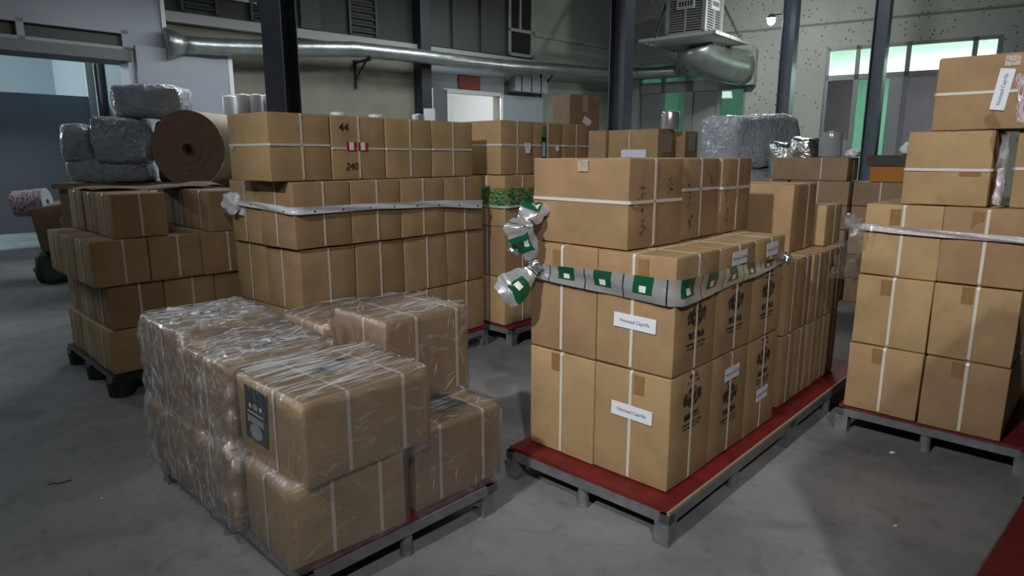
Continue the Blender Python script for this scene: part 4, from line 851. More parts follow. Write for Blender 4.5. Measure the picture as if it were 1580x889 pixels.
# ============ stack 7: right, clear film tie
A7 = 47; O7 = (1.895, 3.527); ST7 = 'clear-film stack'; G7 = 'cartons of the clear-film stack at right'
metal_pallet(O7, A7, 0.006, -0.86, 1.33, 0.90, 'steel pallet under the clear-film stack at right')
z7 = [HP, 0.535, 0.922, 1.308]
for k in range(3):
    for i in range(3):
        for j in range(2):
            nm = 'front left column' if (i, j) == (0, 0) else 'front right column' if i == 0 else '%s row %s column' % (ORD[i], ('left', 'right')[j])
            w0 = -0.366 * (j + 1) + 0.0; t, dm = carton(O7, A7, i * 0.42 + (0.012 * k), w0, z7[k], 0.42, 0.366, z7[k + 1] - z7[k], 'brown carton, %s, %s, clear-film stack' % (LAY[k], nm), straps=(('w', .5),), group=G7, tape=0.0 - 0.035, flaps=k == 2)
t, dm = carton(O7, A7, 0.05, -0.535, 1.308, 0.42, 0.375, 0.372, 'carton with one flat strap, fourth layer, clear-film stack', straps=(('z', .5),), group=G7, tape=False, flaps=True); decal(t, dm, 'L', 0.10, -0.015, 0.09, 0.04, M_TAPE, 'tape', 0.0036, th=.0005)
t, dm = carton(O7, A7, 0.08, -0.655, 1.68, 0.42, 0.405, 0.355, 'topmost carton with an upright white label, clear-film stack', straps=(('z', .51),), group=G7, tape=False, flaps=True, tilt=(0.004, 0.0)); paper_label(t, dm, 'L', 0.075, 0.010, 0.19, 0.06, math.radians(83)); decal(t, dm, 'L', 0.10, 0.14, 0.06, 0.05, M_CLEARTAPE, 'tape', 0.0045)
top7 = t
t, dm = carton(O7, A7, 0.12, -1.03, 1.308, 0.40, 0.42, 0.372, 'carton behind a shiny film strip at the right picture edge, clear-film stack', straps=(('z', .5),), group=G7, tape=False, flaps=True)
U7, W7 = axes(A7); st_ = thing('film_strip', 'printed film strip hanging between two cartons at right', 'plastic film'); fs_ = Vector((O7[0], O7[1], 0)) + U7 * 0.06 + W7 * -0.572
ribbon([fs_ + Vector((0, 0, z)) - U7 * 0.01 * k for k, z in enumerate((1.66, 1.56, 1.45, 1.33))], [0.045, 0.05, 0.035, 0.04], M_FILM2, 'clear_sheet', st_, 0.008, seed=41)
ribbon([fs_ + Vector((0, 0, z)) - U7 * 0.012 * k for k, z in enumerate((1.50, 1.42, 1.325))], [0.03, 0.035, 0.03], M_REDPRINT, 'printed_sheet', st_, 0.006, seed=42)
sc_ = ribbon([at_depth(x, y, 2.97) for x, y in ((1574, 112), (1580, 140), (1577, 165), (1580, 192))], [0.03, 0.05, 0.045, 0.04], M_REDPRINT, 'film_scrap', None, 0.015, seed=31)
bpy.context.view_layer.update(); sc_.parent = top7; sc_.matrix_parent_inverse = top7.matrix_world.inverted(); sc_['label'] = 'crumpled red printed film'
# ============ stack 6: flat cartons in front of the window
A6 = 47; q = at_depth(1311, 281, 7.0); O6 = (q.x, q.y); G6 = 'flat cartons before the window'
for k in range(5):
    for j in range(1 if k == 4 else 1):
        carton(O6, A6, 0, 0.0, 0.0 + k * 0.26, 0.5, 0.62, 0.26, 'flat carton, %s, left column of the stack before the window' % LAY[k], straps=(('w', .5),), mat=CB2, group=G6, tape=False)
for k in range(5): carton(O6, A6, 0.06, -0.70, k * 0.26, 0.5, 0.68, 0.26, 'flat carton, %s, right column of the stack before the window' % LAY[k], straps=(('w', .6),), mat=CB2, group=G6, tape=False)
carton(O6, A6, 0.0, 0.03, 1.30, 0.38, 0.80, 0.25, 'long flat carton lying on the left column before the window', straps=(('w', .35), ('u', .55)), mat=CB2, group=G6, tape=False, flaps=True)
for j, (w0, lab) in enumerate(((0.68, 'plain carton pushed behind the tall carton, before the window'),)):
    for k in range(5): carton(O6, A6, 0.02, w0 - 0.03, k * 0.26, 0.5, 0.40, 0.26, 'flat carton, %s, far left column before the window' % LAY[k], straps=(('w', .5),), mat=CB2, group=G6, tape=False)
# ============ stack 8: behind the green-film stack
A8 = 50; q = at_depth(1014, 240, 7.6); O8 = (q.x, q.y); G8 = 'cartons of the rear stack'
for k in range(4):
    zz8 = k * 0.36
    for j in range(2):
        for i in range(2): carton(O8, A8, i * 0.45, j * 0.60, zz8, 0.45, 0.60, 0.36, 'brown carton, %s, %s, rear stack behind the green-film stack' % (LAY[k], pos_words(i, j)), straps=(('w', .5),), group=G8, tape=False)
zt8 = 4 * 0.36
t, dm = carton(O8, A8, 0.0, 0.0, zt8, 0.42, 0.66, 0.43, 'rear carton with a white label and shiny tape behind the handwritten cartons', straps=(('w', .55),), group=G8, tape=False, flaps=True)
decal(t, dm, 'L', 0.02, -0.06, 0.33, 0.09, M_PAPER, 'paper_label', 0.0075); decal(t, dm, 'R', 0.0, 0.06, 0.26, 0.2, M_CLEARTAPE, 'tape', 0.0045)
carton(O8, A8, 0.03, 0.71, zt8, 0.42, 0.62, 0.43, 'plain rear carton with one strap, right of the bottle print carton', straps=(('w', .5),), group=G8, tape=False, flaps=True)
t, dm = carton(O8, A8, 0.50, -0.10, zt8, 0.36, 0.40, 0.42, 'narrow rear carton with shiny silver tape beside the wrapped grey bundle', straps=(), group=G8, tape=False, flaps=True); decal(t, dm, 'R', 0.0, 0.08, 0.18, 0.2, M_CLEARTAPE, 'tape', 0.0045)
q = at_depth(879, 195, 8.6)
zb = 0.0
for k in range(4): carton((q.x, q.y), 30, -0.05, -0.02, k * 0.46, 0.5, 0.55, 0.46, 'support carton, %s, under the small handwritten carton far behind' % LAY[k], straps=(), group=G8, tape=False)
t, dm = carton((q.x, q.y), 30, 0.0, 0.0, 1.84, 0.48, 0.40, 0.50, 'small handwritten carton with a tag on top of the rear stack', straps=(), group=None, tape=False, flaps=True, mat=CB2)
scribble(t, dm, 'R', 0.14, 0.14, 0.14, 5, 77, False); scribble(t, dm, 'R', -0.13, 0.0, 0.3, 8, 78, True, plain('faded_red_print', (0.22, 0.09, 0.05), 0.7)); decal(t, dm, 'R', 0.0, 0.14, 0.08, 0.2, M_CLEARTAPE, 'tape', 0.0045); decal(t, dm, 'R', 0.03, -0.08, 0.13, 0.09, M_PAPER, 'paper_tag', 0.006, -0.5)
# ============ stack 1: film-wrapped cartons, front left
A1 = 46; O1 = (-0.709, 2.013); G1 = 'film wrapped cartons'
metal_pallet(O1, A1, -0.02, -0.01, 0.92, 1.38, 'steel pallet under the film-wrapped cartons in front')
B1 = [(-0.035, 0.0, HP, 0.47, 0.37, 0.298, 'front lower carton under the film, bearing the carton with the black label', (('w', .5), ('u', .35), ('u', .75)), -3),
      (0.485, 0.01, HP, 0.46, 0.31, 0.34, 'single low carton with blue printed film on top, film-wrapped pallet', (('u', .28), ('u', .8)), 0),
      (-0.05, 0.43, HP, 0.45, 0.42, 0.29, 'middle lower carton under film on the left side, film-wrapped pallet', (('w', .5),), 0),
      (-0.055, 0.87, HP, 0.45, 0.46, 0.285, 'far left lower carton under film, film-wrapped pallet', (('w', .5),), 0),
      (0.50, 0.34, HP, 0.46, 0.42, 0.34, 'lower carton below the wide wrapped carton at the back', (('w', .5),), 0),
      (0.47, 0.84, HP, 0.42, 0.42, 0.32, 'lower carton in the back corner of the film-wrapped pallet', (('w', .5),), 0),
      (0.0, -0.02, 0.457, 0.53, 0.47, 0.31, 'big wrapped carton with a black label, nearest the viewer', (('w', .42), ('u', .33), ('u', .78)), 2),
      (-0.03, 0.47, 0.450, 0.45, 0.39, 0.335, 'middle upper carton under crinkled film, film-wrapped pallet', (('w', .5),), 0),
      (-0.04, 0.88, 0.445, 0.44, 0.45, 0.39, 'tallest left upper carton under crinkled film, film-wrapped pallet', (('w', .5),), 0),
      (0.545, 0.27, 0.500, 0.45, 0.40, 0.385, 'wide wrapped carton with two straps at the back right, film-wrapped pallet', (('u', .35), ('u', .85), ('w', .4)), 0),
      (0.50, 0.69, 0.480, 0.40, 0.37, 0.325, 'small wrapped carton at the back, film-wrapped pallet', (('w', .5),), 0)]
roots = []
for q in B1:
    t, dm = carton(O1, A1, *q[:6], q[6], straps=q[7], group=G1, tape=False, flaps=True, yaw=q[8], mat=CB); roots.append((t, dm))
t, dm = roots[6]
bl = decal(t, dm, 'L', -0.085, 0.025, 0.158, 0.205, M_BLACK, 'black_label', 0.0075, -0.06)
c0 = (-0.115, 0.025)
decal(t, dm, 'L', -0.088, 0.005, 0.115, 0.024, M_GREYP, 'print_bar', 0.0092, -0.06, bl); decal(t, dm, 'L', -0.085, 0.032, 0.115, 0.004, M_PAPER, 'print_line', 0.0092, -0.06, bl)
def disc_mesh(ra, rb, mat):
    m = MB(); m.poly([(ra * math.cos(k * math.pi / 12), rb * math.sin(k * math.pi / 12), 0) for k in range(24)]); return m.mesh('disc', mat)
place_mesh(t, dm, 'L', -0.091, -0.038, disc_mesh(0.046, 0.030, M_GREYP), 'print_oval', 0.0095, -0.06, bl)
for x in (-0.122, -0.046): place_mesh(t, dm, 'L', x, 0.058, disc_mesh(0.009, 0.009, M_PAPER), 'print_dot', 0.0095, -0.06, bl)
place_mesh(t, dm, 'L', -0.085, 0.058, disc_mesh(0.018, 0.012, M_GREYP), 'print_crest', 0.0094, -0.06, bl)
t, dm = roots[1]
M_BLUEPR = plain('blue_print', (0.06, 0.07, 0.12), 0.35)
for x, y, w, h in ((-0.12, 0.0, 0.10, 0.09), (0.05, -0.03, 0.16, 0.08), (0.1, 0.07, 0.08, 0.05)): decal(t, dm, 'T', x, y, w, h, M_BLUEPR, 'blue_print', 0.003, 0.05)
decal(t, dm, 'T', -0.02, 0.03, 0.18, 0.06, M_GREYP, 'grey_print', 0.0036, 0.05)
for idx in (7, 8, 6):
    t, dm = roots[idx]; decal(t, dm, 'T', 0.02, 0.02, 0.17, 0.12, M_BLACK, 'black_label', 0.003, 0.2); decal(t, dm, 'T', 0.02, 0.02, 0.08, 0.05, M_GREYP, 'grey_print', 0.0045, 0.2)
# the stretch film: swollen hull of the cartons it covers
def film_over(boxes, name, label, mat=None, grow=0.015, vox=0.02, seed=1, it=6, amp=0.012, zlo=None):
    m = MB()
    for u0, w0, z0, du, dw, dz in boxes: m.box(u0 - grow, w0 - grow, z0 - 0.02, u0 + du + grow, w0 + dw + grow, z0 + dz + grow * 0.8)
    me = m.mesh('tmp'); o = link('tmp', me)
    md = o.modifiers.new('r', 'REMESH'); md.mode = 'VOXEL'; md.voxel_size = vox
    ms = o.modifiers.new('s', 'SMOOTH'); ms.factor = 0.5; ms.iterations = it
    bpy.context.view_layer.update(); ev = o.evaluated_get(bpy.context.evaluated_depsgraph_get()); me2 = bpy.data.meshes.new_from_object(ev)
    bpy.data.objects.remove(o); bpy.data.meshes.remove(me)
    bm = bmesh.new(); bm.from_mesh(me2); zmin = min(v.co.z for v in bm.verts) + 0.05
    bmesh.ops.delete(bm, geom=[f for f in bm.faces if f.normal.z < -0.6], context='FACES')
    bm.normal_update()
    for v in bm.verts:
        p_ = v.co; n1 = mnoise.noise(Vector((p_.x * 9 + seed, p_.y * 26, p_.z * 14))); n2 = mnoise.noise(Vector((p_.x * 30, p_.y * 38 + seed, p_.z * 34)))
        v.co += v.normal * (amp * (0.8 * n1 + 0.5 * n2))
    bm.to_mesh(me2); bm.free(); me2.materials.clear(); me2.materials.append(mat or M_FILM); me2.polygons.foreach_set('use_smooth', [True] * len(me2.polygons))
    t = link(name, me2); t.location = (O1[0], O1[1], 0); t.rotation_euler = (0, 0, math.radians(A1)); tag(t, label, 'plastic film', 'stretch film on the front pallet'); return t
M_GLINT = plain('film_glint', (0.86, 0.88, 0.92), 0.12, spec=0.8)  # half-clear white for thin creases that imitate glints on the film
MATS['film_glint'].node_tree.nodes['Principled BSDF'].inputs['Alpha'].default_value = 0.34
def glint_ridges(film, box, n, seed, face='T', ang0=0.0, spread=0.25, lmin=0.05, lmax=0.26, wmax=0.0026, off=0.018, name='glint_strips'):
    """crease-shaped strips coloured white as painted glints on the film, one mesh"""
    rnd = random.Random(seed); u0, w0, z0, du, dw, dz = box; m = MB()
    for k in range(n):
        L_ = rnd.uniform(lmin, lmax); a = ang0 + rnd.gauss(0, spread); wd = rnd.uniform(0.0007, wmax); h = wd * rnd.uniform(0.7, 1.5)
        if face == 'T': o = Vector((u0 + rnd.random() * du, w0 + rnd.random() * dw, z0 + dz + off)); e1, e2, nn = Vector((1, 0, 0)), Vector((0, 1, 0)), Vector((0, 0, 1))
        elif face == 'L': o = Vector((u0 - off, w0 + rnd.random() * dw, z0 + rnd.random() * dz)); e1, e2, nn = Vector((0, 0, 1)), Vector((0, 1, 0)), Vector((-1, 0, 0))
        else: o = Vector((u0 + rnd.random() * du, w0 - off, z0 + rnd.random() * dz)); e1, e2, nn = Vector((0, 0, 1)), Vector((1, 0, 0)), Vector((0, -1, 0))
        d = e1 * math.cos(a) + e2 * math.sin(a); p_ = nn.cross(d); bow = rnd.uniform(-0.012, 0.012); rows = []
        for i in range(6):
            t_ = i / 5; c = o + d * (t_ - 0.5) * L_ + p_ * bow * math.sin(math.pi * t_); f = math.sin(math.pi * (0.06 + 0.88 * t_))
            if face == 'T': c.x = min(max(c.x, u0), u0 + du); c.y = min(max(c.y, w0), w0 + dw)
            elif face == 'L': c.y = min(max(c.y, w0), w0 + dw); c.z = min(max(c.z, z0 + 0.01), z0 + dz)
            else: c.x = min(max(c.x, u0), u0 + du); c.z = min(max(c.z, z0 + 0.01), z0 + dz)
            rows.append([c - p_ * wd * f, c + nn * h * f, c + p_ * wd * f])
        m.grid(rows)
    o = m.build(name, M_GLINT, film, True); o['kind'] = 'stuff'; return o
bx = [q[:6] for q in B1]
fA = film_over([bx[i] for i in (2, 3, 7, 8)] , 'stretch_film', 'crinkled clear stretch film around the left cartons of the front pallet', M_FILMH, seed=3, amp=0.022, it=12, vox=0.016, grow=0.022)
fB = film_over([bx[i] for i in (0, 6)], 'stretch_film', 'clear stretch film over the carton with the black label', seed=11, amp=0.006, it=4, grow=0.016)
fC = film_over([bx[i] for i in (9, 10)], 'stretch_film', 'clear stretch film over the two back cartons of the front pallet', seed=17, amp=0.009, it=5)
fD = film_over([bx[1]], 'stretch_film', 'clear stretch film over the single low carton with blue print', seed=29, amp=0.006, it=4, grow=0.014)
glint_ridges(fB, bx[6], 120, 1, 'T', 0.15, 0.18, lmax=0.30); glint_ridges(fB, (bx[6][0], bx[6][1] + 0.2, bx[6][2], 0.3, 0.26, bx[6][5]), 60, 2, 'T', 0.05, 0.12)
glint_ridges(fA, bx[7], 130, 3, 'T', 0.2, 0.5, off=0.02); glint_ridges(fA, bx[8], 90, 4, 'T', 0.3, 0.7, off=0.02, lmax=0.18)
for i_, q_ in enumerate((7, 8, 2, 3)): glint_ridges(fA, bx[q_], 30, 10 + i_, 'L', 0.5, 0.7, off=0.028, lmax=0.12, wmax=0.002)
glint_ridges(fC, bx[9], 40, 20, 'T', 0.3, 0.5, off=0.018); glint_ridges(fC, bx[9], 10, 21, 'R', 0.2, 0.5, off=0.02, lmax=0.10, wmax=0.002); glint_ridges(fC, bx[10], 24, 22, 'T', 0.3, 0.6); glint_ridges(fD, bx[1], 26, 23, 'T', 0.2, 0.5, off=0.014, lmax=0.14); glint_ridges(fD, bx[1], 8, 24, 'R', 0.0, 0.15, off=0.018, lmax=0.06, wmax=0.0018)
# ============ ties of twisted film round the stacks
# green / silver
U2, W2 = axes(A2); O2v = Vector((O2[0], O2[1], 0))
tie = thing('film_tie', 'green and silver printed film tied round the tall stack', 'plastic film')
band('band', '', '', O2, A2, [(-0.004, 0.79, 1.01, 1.05), (-0.004, 0.70, 0.995, 1.065), (-0.004, 0.385, 0.98, 1.075), (-0.004, 0.03, 0.968, 1.075), (0.03, -0.004, 0.968, 1.075), (0.37, -0.004, 0.985, 1.075), (0.74, -0.004, 1.00, 1.065), (1.06, -0.004, 1.025, 1.06)], M_GREENBAND, parent=tie)
kp = at_depth(826, 411, 2.98); knot(kp, 0.030, M_FOIL, tie, 2)
D2 = 2.97
ribbon([at_depth(x, y, d) for x, y, d in ((826, 412, 2.98), (815, 425, 2.95), (800, 437, 2.93), (783, 450, 2.92), (771, 457, 2.92))], [0.03, 0.09, 0.14, 0.155, 0.10], M_GREENBAND, 'tail', tie, 0.012, seed=4)
ribbon([at_depth(x, y, d) for x, y, d in ((826, 408, 2.98), (818, 388, 2.95), (806, 368, 2.93), (798, 350, 2.93), (806, 340, 2.98))], [0.03, 0.08, 0.11, 0.135, 0.09], M_GREENBAND, 'tail', tie, 0.014, seed=9)
ribbon([at_depth(x, y, d) for x, y, d in ((806, 345, 3.0), (818, 332, 3.02), (826, 318, 3.05), (830, 312, 3.1))], [0.08, 0.12, 0.13, 0.08], M_GREENBAND, 'tail', tie, 0.018, seed=12)
ribbon([at_depth(x, y, d) for x, y, d in ((803, 372, 2.96), (795, 380, 2.97), (790, 392, 2.98))], [0.03, 0.07, 0.05], M_FOIL, 'tail', tie, 0.012, seed=21)
ke = O2v + U2 * 1.08 + W2 * -0.02 + Vector((0, 0, 1.045)); knot(ke, 0.028, M_FOIL, tie, 14)
# white dotted
tie = thing('film_tie', 'white dotted film band tied round the stack behind', 'plastic film')
band('band', '', '', O3, A3, [(-0.034, 0.80, 1.24, 1.275), (-0.034, 0.40, 1.225, 1.265), (-0.034, 0.0, 1.205, 1.25), (0.0, -0.024, 1.203, 1.25), (0.6, -0.024, 1.205, 1.245), (1.2, -0.024, 1.185, 1.235), (1.62, -0.024, 1.15, 1.215)], M_WHITEBAND, parent=tie, off=0.016, wave=0.004)
kp = at_depth(379, 311, 4.55)
ribbon([at_depth(x, y, d) for x, y, d in ((380, 312, 4.5), (372, 310, 4.48), (360, 313, 4.46), (348, 316, 4.47), (341, 317, 4.48))], [0.05, 0.13, 0.17, 0.12, 0.03], M_WHITEBAND, 'tail', tie, 0.02, seed=2)
ribbon([at_depth(x, y, d) for x, y, d in ((379, 310, 4.47), (376, 322, 4.44), (373, 332, 4.44))], [0.04, 0.05, 0.045], M_WHITEBAND, 'tail', tie, 0.012, seed=7)
# floral
tie = thing('film_tie', 'green floral printed film tied round the stack between the tall stacks', 'plastic film')
band('band', '', '', O5, A5, [(-0.005, 0.80, 1.15, 1.30), (-0.005, 0.02, 1.145, 1.305), (0.02, -0.005, 1.145, 1.305), (0.5, -0.005, 1.16, 1.30), (1.2, -0.005, 1.17, 1.29)], M_FLORAL, parent=tie, off=0.014, wave=0.006)
# clear film at right
tie = thing('film_tie', 'twisted clear film tied round the right stack with hanging tail', 'plastic film'); O7v = Vector((O7[0], O7[1], 0))
band('band', '', '', O7, A7, [(0.02, 0.02, 1.165, 1.20), (0.02, -0.3, 1.155, 1.19), (0.02, -0.74, 1.15, 1.18)], plain('twisted_film', (0.46, 0.43, 0.44), 0.18, bump=0.4), parent=tie, off=0.016, wave=0.006)
knot(O7v + U7 * -0.01 + W7 * 0.05 + Vector((0, 0, 1.20)), 0.045, M_FILM2, tie, 5)
ribbon([at_depth(x, y, d) for x, y, d in ((1332, 345, 3.5), (1322, 372, 3.52), (1310, 400, 3.6), (1298, 432, 3.66))], [0.05, 0.10, 0.13, 0.14], M_FILM2, 'tail', tie, 0.015, seed=3)
ribbon([at_depth(x, y, d) for x, y, d in ((1346, 350, 3.47), (1343, 362, 3.46), (1340, 373, 3.46))], [0.02, 0.02, 0.018], M_FILM2, 'tail', tie, 0.005, seed=6)
# ------------------------------------------------------------------ pallet at the lower right edge with its stack (mostly out of frame)
O9 = (1.56, 1.98); A9 = 42.5
metal_pallet(O9, A9, -1.1, -0.92, 1.95, 0.92, 'red-decked steel pallet cut off at the lower right corner')
for k in range(3):
    for i in range(3): carton(O9, A9, -0.90 + i * 0.42, -0.76, HP + k * 0.48, 0.42, 0.52, 0.48, 'brown carton, %s, %s, stack outside the right edge' % (LAY[k], ORD[i]), group='cartons outside the right edge', tape=False)
# ------------------------------------------------------------------ things behind the stacks
# kraft paper roll on a timber cradle
rc = at_depth(290, 230, 6.9); RR = 0.392
ax = Vector((math.cos(math.radians(78)), math.sin(math.radians(78)), 0)); ax = Vector((0.07, 1.0, 0)).normalized()
t = thing('paper_roll', 'big brown kraft paper roll lying behind the black-pallet stack', 'paper roll', rc + Vector((0, 0, -RR)))
Z_ = Vector((0, 0, RR)); m = MB(); m.tube([Z_ + ax * 0.0, Z_ + ax * 1.3], RR, 48, cap=False); m.build('sheet_wind', M_PAPERROLL, t, True)
m = MB(); side = ax.cross(Vector((0, 0, 1))).normalized(); C_ = 48
rad = [0.045, 0.06, 0.10, 0.14, 0.15, 0.22, 0.23, 0.30, RR - 0.004]; dep = [0, 0.0, -0.006, -0.002, -0.008, -0.003, -0.007, -0.002, 0.0]
rows = []
for r_, d_ in zip(rad, dep): rows.append([Z_ + ax * (-d_) + (side * math.cos(2 * math.pi * k / C_) + Vector((0, 0, 1)) * math.sin(2 * math.pi * k / C_)) * r_ for k in range(C_ + 1)])
m.grid(rows); m.build('roll_end', M_ROLLEND, t)
m = MB(); m.tube([Z_ - ax * 0.012, Z_ + ax * 0.4], 0.055, 24, cap=False); m.tube([Z_ - ax * 0.012, Z_ + ax * 0.4], 0.036, 24, cap=False); m.build('core', plain('roll_core', (0.34, 0.27, 0.2), 0.7), t, True)
zc = rc.z - RR
t = thing('timber_cradle', 'wooden block support hidden under the kraft paper roll', 'support', (rc.x, rc.y, 0))
for k in (0.2, 1.0):
    m = MB(); m.obox(ax * k - side * 0.35, side * 0.7, ax * 0.2, Vector((0, 0, zc + 0.0))); m.build('block', M_DECKEDGE, t)
# grey wrapped bundles at left
def bundle(px, py_bot, y, w, h, d, label, rz=0.8, mat=None, seed=0, z=None):
    p_ = at_depth(px, py_bot, y); zb = p_.z if z is None else z
    me = rbox('wrapped_bundle', w, d, h, 0.05, mat or M_GREYWRAP, 0.03, seed, 0.04, n=9); o = link('wrapped_bundle', me); o.location = (p_.x, p_.y, zb); o.rotation_euler = (0, 0, rz); tag(o, label, 'bundle', 'wrapped grey bundles'); return o
yb = 7.8; s = yb / 1026
zA = 1.55 - (281 - 243) * s
bundle(152, 281, yb, 0.42, 0.26, 0.6, 'small grey wrapped bundle, lower left of the paper roll', seed=1, rz=0.3); bundle(205, 281, yb + .05, 0.42, 0.26, 0.6, 'small grey wrapped bundle, lower row beside the paper roll', seed=2, rz=0.3)
bundle(134, 251, yb, 0.30, 0.42, 0.6, 'grey wrapped bundle at the far left of the upper row', seed=3, rz=0.3); bundle(195, 251, yb, 0.54, 0.50, 0.6, 'large grey wrapped bundle left of the paper roll', seed=4, rz=0.3)
bundle(240, 184, yb + .15, 0.72, 0.37, 0.5, 'dark shiny wrapped bundle on top behind the paper roll', seed=5, rz=0.1)
bundle(290, 281, yb + .45, 0.5, 0.72, 0.5, 'grey wrapped bundle hidden behind the paper roll', seed=6, rz=0.1)
q = at_depth(200, 300, yb); t = thing('timber_stand', 'timber stand hidden under the grey wrapped bundles', 'support', (q.x, q.y + 0.1, 0), 0.25)
m = MB(); m.box(-0.75, -0.3, zA - 0.06, 0.85, 0.55, zA - 0.001); m.build('top', M_DECKEDGE, t)
for x_, y_ in ((-0.7, -0.25), (0.75, -0.25), (-0.7, 0.45), (0.75, 0.45)): m = MB(); m.box(x_, y_, 0, x_ + 0.08, y_ + 0.08, zA - 0.06); m.build('leg', M_DECKEDGE, t)
# white film rolls standing on the paper roll's far end
def film_roll(p_, r, h, label, mat=None, grp='standing film rolls'):
    t = thing('film_roll', label, 'film roll', p_, 0, grp); m = MB(); prof = [(r * 0.97, 0), (r, 0.01), (r, h - 0.01), (r * 0.97, h)]
    m.tube([(0, 0, z) for _, z in prof], [a for a, _ in prof], 22); m.build('wind', mat or M_WHITEFILM, t, True)
    m = MB(); m.tube([(0, 0, h - 0.02), (0, 0, h + 0.015)], r * 0.32, 14); m.build('core', plain('core_card', (0.5, 0.45, 0.38), 0.7), t, True)
for i, (x, yy) in enumerate(((357, 8.6), (378, 8.5), (398, 8.55), (415, 8.7))):
    p_ = at_depth(x, 195, yy); film_roll(p_, 0.085, 0.385 if i else 0.37, ['leftmost', 'second', 'third', 'rightmost'][i] + ' of four white film rolls behind the kraft paper roll')
q = at_depth(386, 195, 8.6); t = thing('timber_stand', 'timber stand hidden under the four white film rolls', 'support', (q.x, q.y, 0), 0.0); m = MB(); m.box(-0.36, -0.2, q.z - 0.06, 0.36, 0.25, q.z - 0.001); m.build('top', M_DECKEDGE, t)
for x_ in (-0.34, 0.28): m = MB(); m.box(x_, -0.1, 0, x_ + 0.07, 0.1, q.z - 0.06); m.build('leg', M_DECKEDGE, t)
# small rolls on top of the white-banded stack
for i, (u_, w_) in enumerate(((0.62, 0.42), (0.95, 0.42))):
    p_ = Vector((O3[0], O3[1], 1.403 + 0.414)) + U3 * u_ + W3 * w_; t = thing('tape_roll', ['small white tape roll on the red-taped carton', 'small white tape roll on the third carton of the top row'][i], 'tape roll', p_)
    m = MB(); m.tube([(0, 0, 0.002), (0, 0, 0.048)], 0.05, 20); m.build('wind', M_WHITEFILM, t, True); m = MB(); m.tube([(0, 0, 0.03), (0, 0, 0.051)], 0.028, 16); m.build('core', M_DECKEDGE, t, True)
p_ = at_depth(646, 191, 9.5); film_roll(Vector((p_.x, p_.y, 0)), 0.085, 2.14, 'white film roll beside the dark post behind the white-banded stack'); p_ = at_depth(663, 190, 11.0)
m = MB(); m.box(-0.09, -0.03, 0, 0.09, 0.03, 2.33); o = m.build('white_board', M_WHITEEDGE); o.location = (p_.x, p_.y, 0); tag(o, 'narrow white board leaning by the open grey door leaf', 'board')
# silver roll on the rear stack
p_ = Vector((O8[0], O8[1], zt8 + 0.426)); U8, W8 = axes(A8); film_roll(p_ + U8 * 0.33 + W8 * 0.02 + Vector((0, 0, 0.006)), 0.105, 0.20, 'silver film roll standing on the rear stack', plain('silver_roll', (0.62, 0.62, 0.63), 0.2, 0.7))
# wrapped pallet of grey goods and silver wrap near the window
p_ = at_depth(1152, 243, 9.6)
for k in range(3):
    me = rbox('wrapped_bundle', 1.05, 0.9, 0.7, 0.08, M_GREYWRAP, 0.05, 40 + k, 0.05, n=10); o = link('wrapped_bundle', me); o.location = (p_.x, p_.y, k * 0.705); o.rotation_euler = (0, 0, 0.2 + 0.06 * k); tag(o, ['grey wrapped bundle at the base of the heap under the lamp column', 'middle grey wrapped bundle of the heap under the lamp column', 'uppermost grey wrapped bundle under the lamp column'][k], 'bundle', 'wrapped grey bundles')
for i, (x, yy, w_, zt) in enumerate(((1209, 8.72, 0.30, 1.75), (1242, 8.3, 0.30, 1.80))):
    p_ = at_depth(x, 243, yy); me = rbox('foil_bundle', w_, w_, zt, 0.06, M_FOIL, 0.04, 60 + i, 0.05, n=14); o = link('foil_bundle', me); o.location = (p_.x, p_.y, 0); o.rotation_euler = (0, 0, 0.5); tag(o, ['crinkled silver foil bundle beside the grey heap', 'crinkled silver foil bundle left of the clear jar roll'][i], 'bundle', 'silver foil bundles')
U6, W6 = axes(A6); O6v = Vector((O6[0], O6[1], 0))
p_ = at_depth(1280, 243, 7.25); film_roll(Vector((p_.x, p_.y, 1.556)), 0.115, 0.26, 'clear film roll standing on the long flat carton', plain('clear_roll', (0.42, 0.46, 0.48), 0.12, trans=0.3))
def lump(name, p_, sx_, sy_, sz_, mat, label, cat, seed):
    bm = bmesh.new(); bmesh.ops.create_icosphere(bm, subdivisions=3, radius=1.0)
    for v in bm.verts:
        k = 1 + 0.35 * mnoise.noise(v.co * 2.1 + Vector((seed, 0, 0))) + 0.15 * mnoise.noise(v.co * 6 + Vector((0, seed, 0))); v.co = Vector((v.co.x * sx_ * k, v.co.y * sy_ * k, max(-0.55, v.co.z) * sz_ * k + 0.55 * sz_))
        v.co.z = max(v.co.z, 0)
    me = bpy.data.meshes.new(name); bm.to_mesh(me); bm.free(); me.polygons.foreach_set('use_smooth', [True] * len(me.polygons)); me.materials.append(mat); o = link(name, me); o.location = p_; return tag(o, label, cat)
p_ = at_depth(1314, 243, 7.12); lump('plastic_bag', (p_.x, p_.y, 1.556), 0.08, 0.06, 0.05, M_WHITEFILM, 'small crumpled white bag on the long flat carton', 'bag', 3)
tb = O6v + U6 * 0.10 + W6 * -0.62 + Vector((0, 0, 1.303)); t = thing('tool_box', 'orange box with a dark lid on the right flat cartons', 'box', tb, math.radians(A6))
m = MB(); m.box(0, 0, 0, 0.3, 0.46, 0.16); bevel_mesh(m.mesh('x'), 0.004); m.build('body', plain('orange_plastic', (0.42, 0.16, 0.015), 0.4), t); m = MB(); m.box(-0.02, -0.02, 0.16, 0.32, 0.50, 0.27); m.build('lid', plain('lid_brown', (0.045, 0.035, 0.03), 0.5), t)
lump('plastic_bag', tb + U6 * 0.15 + W6 * 0.1 + Vector((0, 0, 0.27)), 0.12, 0.10, 0.10, M_WHITEFILM, 'crumpled white bag on the orange box lid', 'bag', 8)
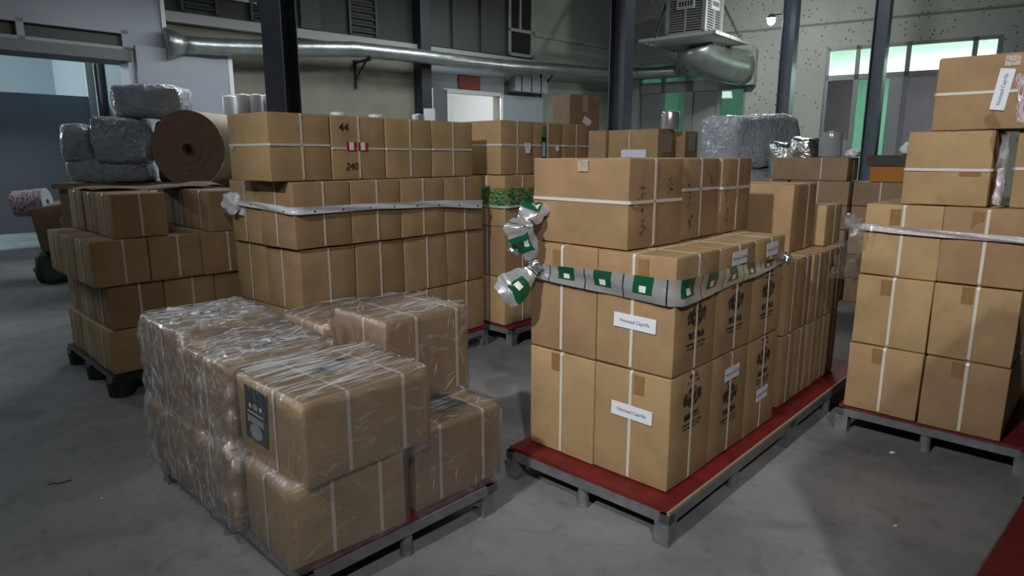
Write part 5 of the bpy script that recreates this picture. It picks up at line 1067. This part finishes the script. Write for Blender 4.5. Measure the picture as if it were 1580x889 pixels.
# left: green sack, carton, printed roll
q = on_z(76, 438, 0); lump('sack', (q.x, q.y + 0.15, 0), 0.21, 0.21, 0.30, M_SACK, 'dark green sack on the floor at the far left', 'sack', 5)
q2 = at_depth(98, 393, q.y + 0.25)
t, dm = carton((q2.x, q2.y), 35, -0.22, -0.25, 0.44, 0.5, 0.5, 0.55, 'tilted carton with shiny tape behind the black-pallet stack at left', straps=(), tape=False, flaps=True, tilt=(0.05, -0.12), mat=CB2); decal(t, dm, 'R', 0.05, 0.05, 0.07, 0.16, M_CLEARTAPE, 'tape')
m = MB(); 
t = thing('step_stool', 'low support hidden under the tilted carton at left', 'support', (q2.x, q2.y, 0), 0.6); m.box(0.0, 0.0, 0.36, 0.3, 0.3, 0.40); m.build('seat', M_DARKGREY, t)
for x_, y_ in ((0, 0), (0.26, 0), (0, 0.26), (0.26, 0.26)): m = MB(); m.box(x_, y_, 0, x_ + 0.04, y_ + 0.04, 0.36); m.build('leg', M_DARKGREY, t)
rp_ = at_depth(62, 312, q.y + 0.1); rx = Vector((1.0, 0.25, 0.10)).normalized()
t = thing('printed_roll', 'roll of red and white printed film lying on the tilted carton', 'film roll', rp_)
m = MB(); m.tube([rx * -0.26, rx * 0.06], 0.165, 28, cap=False); o = m.build('printed_wind', M_REDPRINT, t, True, True)
m = MB(); m.tube([rx * 0.058, rx * 0.08], [0.165, 0.165], 28); m.build('end_face', plain('roll_end_grey', (0.30, 0.34, 0.37), 0.5), t, False); m = MB(); m.tube([rx * 0.08, rx * 0.088], 0.028, 14); m.build('core_hole', M_BLACK, t)
m = MB(); m.tube([rx * -0.262, rx * -0.258], 0.16, 28); m.build('end_face', MATS['roll_end_grey'], t)
# small litter on the floor
for i, (x, y, sz, lab) in enumerate(((157, 769, 0.008, 'tiny white paper scrap on the floor at left'), (1377, 699, 0.016, 'small white film scrap on the floor by the right pallet'), (1382, 812, 0.011, 'small pale scrap on the floor near the lower right'))):
    p_ = on_z(x, y, 0); lump('paper_scrap', (p_.x, p_.y, 0.0), sz, sz * 0.6, sz * 0.35, M_WHITEFILM, lab, 'litter', 50 + i)
p_ = on_z(90, 746, 0); t = thing('cord_scrap', 'short dark cord scrap lying on the floor at left', 'litter', p_); m = MB(); m.tube([(-0.04, -0.018, 0.003), (-0.02, 0.0, 0.003), (0.0, -0.008, 0.003), (0.02, 0.01, 0.003), (0.045, 0.03, 0.003)], 0.0025, 6); m.build('strand', M_DARKGREY, t, True)
